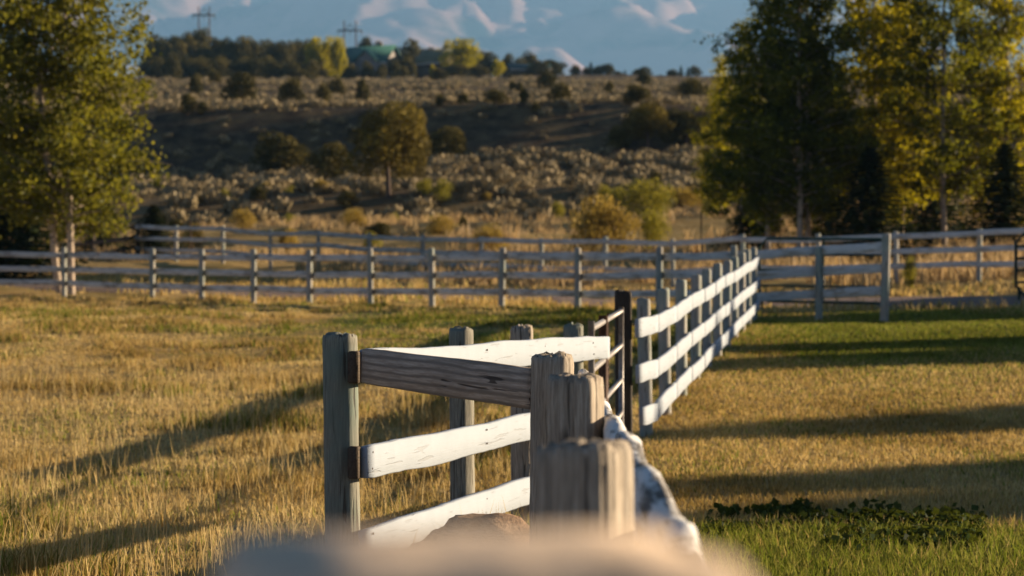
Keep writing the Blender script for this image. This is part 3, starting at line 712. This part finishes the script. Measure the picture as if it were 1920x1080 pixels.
# ---- junipers on the hillside
JM = [mesh('crown', *(lambda L: (L[0], L[1], M['juniper'], False, {'rnd': L[2]}))(juniper(100 + k, 5200, 1.0 + .1 * k, 8 + k))) for k in range(4)]
JG = [mesh('crown', *(lambda L: (L[0], L[1], M['juniper_gold'], False, {'rnd': L[2]}))(juniper(200 + k, 9000, 1.15, 11, .9, .05))) for k in range(2)]
GB = [mesh('crown', *(lambda L: (L[0], L[1], M['greenbush'], False, {'rnd': L[2]}))(juniper(240 + k, 3600, 1.3, 9, 1.2, .06, .7))) for k in range(2)]
RB = [mesh('crown', *(lambda L: (L[0], L[1], M['rabbit'], False, {'rnd': L[2]}))(juniper(260 + k, 3600, .9, 9, 1.4, .055, .7))) for k in range(2)]
JT = stem_mesh('trunk', 1.0, .085, .05, M['dark_bark'], 3)
def put_juniper(px, base, top, wpx, k, label, ms=JM, stem=0., group=None, name='juniper_tree', cat='tree', d=None):
    p = at(px, d) if d else hit(px, base, 60); d = p.y; H = (HY - top) / F * d + CAMZ - p.z; Wd = wpx / F * d
    me = ms[k % len(ms)]; zt = max(v.co.z for v in me.vertices) if 'zt' not in me else me['zt']; me['zt'] = zt
    if 'wt' not in me:
        co = np.array([v.co[:] for v in me.vertices]); me['wt'] = float(2 * np.percentile(np.abs(co[:, :2]), 97.5))
    o = thing(name, label, cat, p, k * 1.7 + px * .01, group); sz = H * (1 - stem) / zt
    c = link('crown', me, o, (0, 0, H * stem)); c.scale = (Wd / me['wt'], Wd / me['wt'], sz)
    t_ = link('trunk', JT, o); t_.scale = (max(Wd * .45, .3),) * 2 + (H * (stem + .35),)
    return o
put_juniper(728, 372, 186, 138, 0, 'large golden-brown juniper with a bare lit trunk in the sagebrush', JG, .2)
put_juniper(775, 300, 188, 62, 1, 'golden side crown of a juniper pressed against the large one', JG, .1, d=148)
put_juniper(622, 345, 262, 80, 1, 'dark low juniper in the shade of the large golden one')
put_juniper(838, 300, 234, 92, 2, 'green shrubby juniper on the sunny flank of the large golden one')
put_juniper(520, 330, 243, 118, 3, 'broad dark juniper with a sunlit rim on the shaded slope')
put_juniper(1214, 282, 188, 86, 1, 'round-headed juniper on a short bare trunk at the foot of the slope', JG, .22)
put_juniper(1160, 285, 234, 50, 2, 'small bushy juniper beside the round-headed one')
put_juniper(1290, 275, 205, 82, 0, 'dark juniper between the round-headed one and the aspen grove')
spots = [(450, 197, 138, 56), (545, 197, 148, 42), (605, 198, 160, 28), (630, 182, 148, 32), (680, 196, 152, 24), (366, 180, 142, 28), (402, 158, 134, 24), (352, 215, 178, 30), (378, 215, 195, 18), (822, 152, 132, 30), (930, 195, 172, 42), (982, 196, 170, 22), (868, 196, 180, 18), (824, 200, 180, 18), (962, 175, 156, 18), (974, 176, 157, 14), (1027, 170, 138, 38), (1052, 195, 158, 38), (1004, 214, 196, 16), (1143, 176, 157, 20), (1208, 163, 138, 28), (1195, 195, 162, 46), (1300, 190, 150, 60), (1262, 262, 205, 40)]
HL = {0: 'broad bushy juniper on the brow, the widest below the ridge wood', 1: 'two-lobed juniper on the brow above the broad dark one of the slope', 5: 'upright juniper on the brow at the edge of the twin aspens', 16: 'squat dark juniper at the top of the brow below the teal barn', 17: 'shaggy juniper on the brow just below the squat dark one', 20: 'small round juniper perched above the other two on the brow', 21: 'flat-topped juniper directly above the round-headed one', 22: 'dark juniper on the brow touching the bright yellow aspen', 19: 'small cone-shaped juniper alone on the open brow', 9: 'low dark juniper under the brown gabled house'}
for k, (x, b, t_, wd) in enumerate(spots):
    put_juniper(x, b, t_ - 6, wd * 1.05, k, HL.get(k, 'small dark juniper in the sagebrush along the brow of the slope'), group='junipers along the brow of the slope')
# the wood along the ridge
r = np.random.default_rng(5)
WOOD = 'dark juniper in the dense wood along the ridge'
for k in range(72):
    x = 285 + (k % 36) * 9.8 + r.normal(0, 3); row = k // 36
    d = (505, 438)[row] + r.normal(0, 14)
    top = (np.interp(x, [285, 330, 380, 420, 500, 560, 620, 640], [66, 62, 60, 62, 68, 64, 80, 86]) if row == 0 else np.interp(x, [285, 640], [98, 112])) + r.normal(0, 6)
    if row == 1 and x > 600: continue
    put_juniper(x, 0, top + r.uniform(0, 14), r.uniform(34, 58), k, WOOD, group='junipers of the ridge wood', d=d)
for k, (x, t_, wd, d) in enumerate([(690, 66, 44, 560), (712, 72, 34, 560), (765, 70, 60, 540), (740, 92, 40, 500), (805, 86, 40, 556), (690, 112, 30, 452), (655, 118, 30, 450), (716, 118, 26, 452), (738, 108, 30, 456), (765, 104, 30, 470), (755, 122, 30, 440), (860, 118, 60, 470), (905, 93, 60, 540), (950, 98, 34, 540), (978, 106, 40, 540), (993, 93, 44, 548), (1036, 110, 54, 520), (1012, 112, 44, 500), (900, 120, 40, 460), (955, 138, 26, 420), (985, 137, 26, 425), (1080, 119, 22, 530), (1098, 124, 18, 530), (1122, 121, 26, 530), (1140, 118, 30, 530), (1160, 132, 18, 520), (1195, 128, 20, 530), (1208, 123, 28, 525), (1236, 140, 20, 520), (1260, 129, 26, 520), (1304, 122, 24, 520)]):
    put_juniper(x, 0, t_, wd, k, 'dark juniper among the houses and along the open edge of the ridge', group='junipers by the houses', d=d)
for k, (x, t_, d) in enumerate([(1108, 115, 540), (1172, 130, 540), (1277, 122, 535), (1290, 126, 535), (952, 99, 545), (1125, 130, 520)]):
    p = at(x, d); h = zpix(t_, d) - p.z
    tree_at('spruce_tree', 'small pointed conifer on the open skyline of the ridge', 'tree', p, STM, SPR, (h * .75, h * .75, h), k, 'conifers on the skyline')
GT = CM[('c', 'aspen_gold')]
for x, t_, wd, d, lab, n_ in ((588, 66, 34, 470, 'bright yellow-green cottonwood beside the green-roofed house', 1), (612, 64, 36, 475, 'tall yellow cottonwood whose crown touches the green roof', 0), (632, 66, 30, 470, 'round yellow cottonwood next to the gable of the green-roofed house', 1), (868, 68, 62, 490, 'big yellow-green cottonwood behind the brown gabled house', 0), (842, 72, 36, 500, 'yellow-green cottonwood beside the roof of the brown gabled house', 1), (934, 110, 22, 455, 'slim yellow tree below the ridge junipers', 0), (812, 119, 14, 446, 'little bright yellow tree before the brown gabled house', 1), (822, 88, 20, 505, 'yellow-topped young tree behind the brown gabled house', 0)):
    put_juniper(x, 0, t_, wd * 1.1, n_, lab, [mesh('crown', *(lambda L: (L[0], L[1], M['aspen_gold'], False, {'rnd': L[2]}))(juniper(300 + int(x), 3400, 1.2, 9, 1.2, .075)))], .05, name='cottonwood_tree', d=d)

# ---- shrubs in the dry grass
for x, b, t_, wd, ms, lab in ((1130, 452, 362, 118, RB, 'large golden-brown brush with woody stems behind the back fence'), (1215, 400, 332, 100, GB, 'bright yellow-green bush at the edge of the dry grass'), (1225, 448, 388, 60, GB, 'narrow green bush beside the golden-brown brush'), (915, 450, 416, 62, RB, 'low round golden brush behind the back fence'), (540, 458, 425, 40, RB, 'small straw-coloured brush in the tall dry grass'), (868, 422, 402, 16, RB, 'tiny golden brush on the sunny bank'), (700, 446, 432, 34, GB, 'low green tuft on the sunny bank'), (1275, 382, 348, 110, RB, 'pale brown brush beside the bright yellow-green bush'), (1322, 530, 494, 28, GB, 'bright green weed clump by the end of the short white fence')):
    put_juniper(x, b, t_, wd, int(x), lab, ms, .06, name='shrub', cat='shrub', d=(58 if x == 1322 else None) or (np.interp(b, [380, 452], [128, 92])))
p_ = [o for o in COL.objects if o.get('label', '').startswith('bright green weed')][0]
p_.location = at(1705, 57)

rs = np.random.default_rng(77)
for k in range(34):
    d_ = rs.uniform(98, 142); u_ = rs.uniform(-.14, .095); x_ = u_ * d_; h_ = rs.uniform(.35, 1.0); me = (RB + GB + JM[:1])[k % 5]
    o = thing('shrub', 'low brush scattered over the grassy bank below the sagebrush', 'shrub', (x_, d_, g(x_, d_)), k, 'brush on the grassy bank')
    c = link('crown', me, o); c.scale = (h_ * .75, h_ * .75, h_ / 2.0); t_ = link('trunk', JT, o); t_.scale = (.5, .5, h_ * .6)
def sage_variant(seed, n=150):
    r = np.random.default_rng(seed); d = unit(r.standard_normal((n, 3))); d[:, 2] = np.abs(d[:, 2])
    lob = 1 + .35 * (fbm(d[:, 0] * 2 + seed, d[:, 1] * 2, seed, 2) - .5) * 2
    P = d * (r.uniform(.1, 1, n) ** .18 * lob)[:, None] * np.array([1, 1, .8]); D = unit(d * .6 + np.array([0, 0, 1.]) + .4 * r.standard_normal((n, 3))); U = unit(np.cross(d, D) + .2 * r.standard_normal((n, 3))); s = r.uniform(.18, .40, n)
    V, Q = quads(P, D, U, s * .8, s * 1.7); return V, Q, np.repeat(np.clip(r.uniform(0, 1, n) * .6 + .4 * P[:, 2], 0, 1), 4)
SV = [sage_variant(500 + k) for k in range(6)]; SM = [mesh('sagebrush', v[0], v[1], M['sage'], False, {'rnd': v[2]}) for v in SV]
r = np.random.default_rng(12); cand = []
for _ in range(15000):
    d = math.sqrt(r.uniform(112 ** 2, 430 ** 2)) if _ % 3 else math.sqrt(r.uniform(112 ** 2, 215 ** 2)); u = r.uniform(-.26, .26); x = u * d
    dens = fbm(np.array([x * .05]), np.array([d * .05]), 90, 3)[0]
    if d < 156 and r.uniform() > (d - 124) / 34 + .5 * (dens - .5): continue
    if r.uniform() > .35 + 1.1 * dens: continue
    if 171.5 < d < 181.5 and r.uniform() > .4: continue
    cand.append((x, d, r.uniform(.28, .95) ** 1.2 * (1. if d < 168 else .72)))
cand.sort(key=lambda c: -(c[2] / c[1]) * (1 if abs(c[0] / c[1]) < .21 else 0))
SG = 'rounded silvery grey sagebrush on the lower hillside'
for k, (x, d, s) in enumerate(cand[:290]):
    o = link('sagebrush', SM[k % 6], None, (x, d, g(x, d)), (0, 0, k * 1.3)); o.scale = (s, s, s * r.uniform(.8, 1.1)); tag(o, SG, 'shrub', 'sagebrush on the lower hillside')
rest = np.array(cand[290:]); gz = ground(rest[:, 0], rest[:, 1]); Vs, Qs, As, o_ = [], [], [], 0
for k in range(6):
    s_ = rest[k::6]; z_ = gz[k::6]; V, Q, a = SV[k]; 
    keep = np.repeat(np.arange(len(Q)) % 2 == 0, 4); V2 = V[keep]; n = len(V2)
    th = r.uniform(0, 6.28, len(s_)); ct, st = np.cos(th)[:, None], np.sin(th)[:, None]
    X = (V2[None, :, 0] * ct - V2[None, :, 1] * st) * s_[:, 2:3] * 1.1 + s_[:, 0:1]; Y = (V2[None, :, 0] * st + V2[None, :, 1] * ct) * s_[:, 2:3] * 1.1 + s_[:, 1:2]; Z = V2[None, :, 2] * s_[:, 2:3] + z_[:, None]
    Vs.append(np.stack([X, Y, Z], -1).reshape(-1, 3)); As.append(np.tile(a[keep], len(s_)))
Vs = np.concatenate(Vs)
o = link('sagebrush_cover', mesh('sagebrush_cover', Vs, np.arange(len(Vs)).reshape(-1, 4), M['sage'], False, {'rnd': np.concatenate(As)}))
struct(tag(o, 'grey sagebrush covering the hillside up to the ridge wood', 'brush'), 'stuff')

# ------------------------------------------------------------------ grass
def blades(P, H, Wd, az, bend, rnd, grn, name, label, mt, seg=True):
    n = len(P); dx_, dy_ = np.cos(az), np.sin(az); wx_, wy_ = -dy_ * Wd / 2, dx_ * Wd / 2
    def pt(f, t): return np.stack([P[:, 0] + dx_ * bend * H * t * t, P[:, 1] + dy_ * bend * H * t * t, P[:, 2] + H * t * (1 - .25 * bend * t)], 1) + np.stack([wx_ * f, wy_ * f, wx_ * 0], 1)
    V = np.stack([pt(-1, 0), pt(1, 0), pt(.8, .55), pt(-.8, .55), pt(0, 1)], 1).reshape(-1, 3); b = np.arange(n)[:, None] * 5
    me = mesh(name, V, [b + np.array([[0, 1, 2, 3]]), b + np.array([[3, 2, 4]])], mt, False, {'rnd': np.repeat(rnd, 5), 'grn': np.repeat(grn, 5)})
    return struct(tag(link(name, me), label, 'grass'), 'stuff')
r = np.random.default_rng(21)
def scatter(n, d0, d1, u0, u1, pw=1.):
    d = (r.uniform(0, 1, n) * (d1 ** pw - d0 ** pw) + d0 ** pw) ** (1 / pw); x = r.uniform(u0, u1, n) * d; return x, d
def clump(x, d, spread):                 # gather blades round tuft centres
    n = len(x); k = max(1, n // 14); c = r.integers(0, k, n); return x[c] + r.normal(0, spread, n), d[c] + r.normal(0, spread * 1.2, n)
def roadmask(x, d): return np.abs(d - road_y(x)) > 2.3
# rough meadow
x1, d1 = scatter(150000, 10.2, 60, -.30, .14, .9); x2, d2 = clump(*scatter(130000, 10.2, 58, -.30, .14, .9), .07)
x, d = np.concatenate([x1, x2]), np.concatenate([d1, d2]); k = ~on_lawn(x, d) & roadmask(x, d) & ~((x > -.5) & (x < .35) & (d < 10.0)); x, d = x[k], d[k]
gn = greenness(x, d); pn = fbm(x * .8, d * .5, 12, 3); tall = fbm(x * .35, d * .2, 15, 3); tus = np.clip((fbm(x * 1.3, d * .9, 27, 3) - .5) * 6, 0, 1); gn = np.clip(gn + tus * np.clip((fbm(x * .3, d * .3, 36, 2) - .45) * 4, 0, .7), 0, 1); dk = np.clip((fbm(x * .55 + 9, d * .35, 83, 3) - .56) * 7, 0, 1); pn = pn - .6 * tus - .7 * dk + .22; gn = np.clip(gn + .3 * np.clip((17 - d) / 4, 0, 1) * (pn > .3), 0, 1)
H = (.05 + .13 * r.uniform(0, 1, len(x)) ** 1.6) * (.45 + .9 * tall) * (.6 + 1.3 * tus) * np.interp(d, [10, 16, 22, 30, 60], [1.25, 1.05, .75, .6, .6])
Wd = np.interp(d, [10, 16, 30, 60], [.0055, .008, .014, .026]) * r.uniform(.7, 1.4, len(x))
gl = np.clip(np.where(r.uniform(0, 1, len(x)) < gn * .85 + .03, .6 + .4 * r.uniform(0, 1, len(x)), r.uniform(0, .22, len(x))), 0, 1)
blades(np.stack([x, d, ground(x, d) - .01], 1), H, Wd, r.uniform(0, 6.28, len(x)), r.uniform(.1, .9, len(x)), np.clip(.6 * r.uniform(0, 1, len(x)) + .5 * pn + .04, 0, 1), gl, 'meadow_grass', 'dry golden meadow grass with green tufts inside the paddock', M['grass'])
# seed stalks
x, d = scatter(2600, 10.5, 30, -.25, .0, 1); H = r.uniform(.22, .42, len(x))
blades(np.stack([x, d, ground(x, d) - .01], 1), H, np.full(len(x), .006), r.uniform(0, 6.28, len(x)), r.uniform(.05, .4, len(x)), r.uniform(.5, 1, len(x)), r.uniform(0, .1, len(x)), 'seed_stalk_grass', 'tall pale seed stalks standing above the meadow grass', M['grass'])
# mown lawn
x1, d1 = scatter(150000, 10.2, 47, -.02, .30, .9); x2, d2 = clump(*scatter(60000, 10.2, 47, -.02, .30, .9), .06); x, d = np.concatenate([x1, x2]), np.concatenate([d1, d2])
k = on_lawn(x, d) & roadmask(x, d); x, d = x[k], d[k]; gn = greenness(x, d); pn = fbm(x * .8, d * .5, 18, 3) - .8 * np.clip((fbm(x * .5, d * .3, 91, 3) - .5) * 5, 0, 1) + .02
H = (.035 + .055 * r.uniform(0, 1, len(x))) * np.where(d < 15.2, 1.5, .8); Wd = np.interp(d, [10, 16, 30, 50], [.006, .008, .014, .022]) * r.uniform(.7, 1.4, len(x))
gl = np.clip(np.where(r.uniform(0, 1, len(x)) < gn * .95 + .05, .6 + .4 * r.uniform(0, 1, len(x)), r.uniform(0, .22, len(x))), 0, 1)
blades(np.stack([x, d, ground(x, d) - .005], 1), H, Wd, r.uniform(0, 6.28, len(x)), r.uniform(.1, .9, len(x)), np.clip(.55 * r.uniform(0, 1, len(x)) + .45 * pn, 0, 1), gl, 'lawn_grass', 'short parched lawn grass, green along its near edge', M['grass'])
# tall blond grass behind the back fence and along the road
x1, d1 = clump(*scatter(46000, 60, 125, -.27, .27, .8), .16); k = (d1 > 66.16 - .907 * x1 + 1.2); x, d = x1[k], d1[k]; m_ = fbm(x * .25, d * .12, 33, 3); k = m_ + .06 * (d < 92) > .50; x, d = x[k], d[k]
H = r.uniform(.25, .85, len(x)) * np.interp(d, [60, 100, 125], [1, .9, .5]); 
blades(np.stack([x, d, ground(x, d) - .02], 1), H, np.full(len(x), .05) * r.uniform(.6, 1.4, len(x)), r.uniform(0, 6.28, len(x)), r.uniform(.1, .7, len(x)), r.uniform(.2, 1, len(x)), r.uniform(0, .15, len(x)), 'tall_dry_grass', 'tall blond dry grass between the back fence and the hill', M['dry_tall'])
# verge of the road, between the two far fences
x, d = clump(*scatter(60000, 44, 90, -.27, .27, .8), .12); k = roadmask(x, d) & (d < 66.16 - .907 * x + 1.5) & ((d > 52.5 - 1.03 * x) | (x > 5)) & (d > 46.8); x, d = x[k], d[k]; pn = fbm(x * .4, d * .4, 48, 3)
blades(np.stack([x, d, ground(x, d) - .02], 1), r.uniform(.06, .30, len(x)) * (.4 + pn), np.full(len(x), .035) * r.uniform(.6, 1.4, len(x)), r.uniform(0, 6.28, len(x)), r.uniform(.1, .8, len(x)), np.clip(.5 * r.uniform(0, 1, len(x)) + .6 * pn, 0, 1), np.where(r.uniform(0, 1, len(x)) < .12, .7, .08), 'verge_grass', 'dry blond grass along the verges of the dirt road', M['grass'])
# broad-leaved weeds along the mown edge
n = 14000; u = r.uniform(.080, .195, n); d = 14.7 + r.normal(0, .42, n) + 2.0 * (fbm(u * 60, u * 0, 6, 2) - .5); x = u * d
hh = r.uniform(.02, 1, n) * (.02 + .13 * fbm(x * 2.2, d * 1.5, 71, 2)); C = np.stack([x, d, ground(x, d) + hh], 1)
kp = fbm(x * 1.6, d * 1.2, 72, 3) + r.normal(0, .07, n) > .46; C = C[kp]; n = len(C)
V, Q = leaves(r, C, .05, .35, -.2); o = link('weed_patch', mesh('weed_patch', V, Q, M['weed'], False, {'rnd': np.repeat(r.uniform(0, 1, n), 4)})); struct(tag(o, 'dark broad-leaved weeds along the mown edge of the lawn', 'weeds'), 'stuff')
# weeds round the foot of the near posts
n = 900; x = r.normal(.10, .16, n); d = r.normal(10.9, .5, n); H = r.uniform(.15, .5, n)
blades(np.stack([x, d, np.zeros(n)], 1), H, np.full(n, .009), r.uniform(0, 6.28, n), r.uniform(.2, .9, n), r.uniform(.2, 1, n), r.uniform(.2, .9, n), 'post_foot_grass', 'rank grass at the foot of the corner posts', M['grass'])

# ------------------------------------------------------------------ houses and power line on the ridge
def house(name, label, p, rz, L, Wd, eave, rise, roofm, wallm, wins, wing=None):
    o = thing(name, label, 'house', p, rz)
    mb = MB(); mb.box((0, 0, eave / 2 - 1), (L, Wd, eave + 2))
    for s in (-1, 1):
        mb.add([(s * L / 2, -Wd / 2, eave), (s * L / 2, Wd / 2, eave), (s * L / 2, 0, eave + rise)], (), [(0, 1, 2)])
    link('wall', mb.me('wall', wallm), o); sl_ = math.hypot(Wd / 2, rise) + .7; a = math.atan2(rise, Wd / 2)
    for s in (-1, 1):
        mb = MB(); R = np.array(Matrix.Rotation(-s * a, 3, 'X')); c = np.array([0, s * math.cos(a) * (sl_ / 2 - .05), eave + rise - math.sin(a) * sl_ / 2 + .12]); mb.box(c, (L + 1.4, sl_, .18), R); ro = link('roof_slope', mb.me('roof_slope', roofm), o)
        mb = MB(); mb.box((0, s * (math.cos(a) * sl_ + .02), eave + rise - math.sin(a) * sl_), (L + 1.4, .08, .3)); link('fascia', mb.me('fascia', M['trim']), ro)
    for (x, y, z, sx, sz, face) in wins:
        mb = MB(); d_ = (.12, sx, sz) if face == 'x' else (sx, .12, sz); mb.box((x, y, z), d_); wo = link('window', mb.me('window', M['trim']), o)
        mb = MB(); e = .05; dd = (d_[0] - .2 if face != 'x' else .12, d_[1] - .2 if face == 'x' else .12, sz - .2); mb.box((x - (e if face == 'x' and x < 0 else 0), y - (e if face != 'x' else 0), z), dd); link('pane', mb.me('pane', M['glass']), wo)
    mb = MB(); mb.box((L * .2, Wd * .12, eave + rise + .2), (.8, .8, 1.6)); link('chimney', mb.me('chimney', M['siding_brown']), o)
    if wing:
        x, wl, ww, we, wr = wing; mb = MB(); mb.box((x, -Wd / 2 - wl / 2, we / 2 - 1), (ww, wl, we + 2)); yf = -Wd / 2 - wl
        mb.add([(x - ww / 2, yf, we), (x + ww / 2, yf, we), (x, yf, we + wr)], (), [(0, 1, 2)]); link('wing_wall', mb.me('wing_wall', wallm), o)
        a = math.atan2(wr, ww / 2); s2 = math.hypot(ww / 2, wr) + .5
        for s in (-1, 1):
            mb = MB(); R = np.array(Matrix.Rotation(s * a, 3, 'Y')); mb.box((x + s * math.cos(a) * s2 / 2, -Wd / 2 - wl / 2 + .6, we + wr - math.sin(a) * s2 / 2 + .1), (s2, wl + 2.4, .16), R); link('roof_slope', mb.me('roof_slope', roofm), o)
    return o
p = at(690, 500)
house('ranch_house', 'pale house with a long green metal roof among the junipers', p, math.radians(-24), 11.5, 8, 2.6 + zpix(128, 500) - p.z - 1.6, 3.4, M['roof_green'], M['siding'],
      [(-5.8, -1.4, 2.2, 1.2, 1.3, 'x'), (-5.8, 1.6, 2.2, 1.2, 1.3, 'x'), (-3, -4.05, 1.8, 1.4, 1.2, 'y')], (2.6, 2.2, 4.6, 2.4, 2.0))
p = at(822, 500)
house('gabled_house', 'brown gabled house with an olive roof beside the yellow cottonwoods', p, math.radians(-38), 7.5, 5.6, 2.0 + max(0, zpix(126, 500) - p.z - 1.0), 2.6, M['roof_olive'], M['siding_brown'],
      [(-3.8, -1.1, 1.9, .9, 1.3, 'x'), (-3.8, 1.1, 1.9, .9, 1.3, 'x')])
p = at(992, 505)
house('long_barn', 'long low barn with a dark teal roof behind the ridge brush', p, math.radians(4), 7.5, 6, max(1.2, zpix(137, 505) - p.z), 1.1, M['roof_teal'], M['siding_brown'], [(-1.5, -3.05, .9, 1, .7, 'y'), (1.5, -3.05, .9, 1, .7, 'y')])

for px, top, arm, gap, lab in ((382, 12, 28, 20, 'H-frame wooden power pylon above the thickest part of the wood'), (656, 38, 57, 22, 'H-frame wooden power pylon above the green-roofed house')):
    d = 800; p = at(px, d); o = thing('power_pylon', lab, 'pylon', p); H = zpix(top, d) - p.z; gw = gap / F * d; za = zpix(arm, d) - p.z
    for s in (-1, 1):
        mb = MB(); mb.tube([(s * gw / 2, 0, -2), (s * gw / 2, 0, H)], [.27, .20], 8); link('pole', mb.me('pole', M['pylon'], True), o)
        mb = MB(); mb.tube([(s * gw / 2, 0, za - .2), (0, 0, za + 2.2)], [.12] * 2, 6); link('brace', mb.me('brace', M['pylon_arm']), o)
    mb = MB(); mb.box((0, -.35, za), (gw * 2.1, .3, .5)); link('cross_arm', mb.me('cross_arm', M['pylon_arm']), o)
    for s in (-1, 0, 1):
        mb = MB(); mb.tube([(s * gw, -.35, za), (s * gw, -.35, za - 1.4)], [.14, .1], 6); link('insulator', mb.me('insulator', M['pylon_arm']), o)

# ------------------------------------------------------------------ the air
hz = bpy.data.materials.new('haze'); hz.use_nodes = True; t = hz.node_tree; t.nodes.remove(t.nodes['Principled BSDF'])
pv = N(t, 'ShaderNodeVolumePrincipled'); pv.inputs['Color'].default_value = (.30, .60, 1, 1); pv.inputs['Density'].default_value = .62 / 9000; pv.inputs['Anisotropy'].default_value = 0.0
t.links.new(pv.outputs[0], t.nodes['Material Output'].inputs['Volume'])
mb = MB(); y0_, y1_, z0_, z1_ = -100, 26000, -150, 5000; w0, w1 = 1050 + .24 * y0_, 1050 + .24 * y1_
mb.add([(-w0, y0_, z0_), (w0, y0_, z0_), (-w1, y1_, z0_), (w1, y1_, z0_), (-w0, y0_, z1_), (w0, y0_, z1_), (-w1, y1_, z1_), (w1, y1_, z1_)], [(0, 2, 3, 1), (4, 5, 7, 6), (0, 1, 5, 4), (2, 6, 7, 3), (0, 4, 6, 2), (1, 3, 7, 5)])
o = struct(link('haze', mb.me('haze', hz)), 'stuff'); tag(o, 'thin blue mountain haze over the whole valley', 'haze')
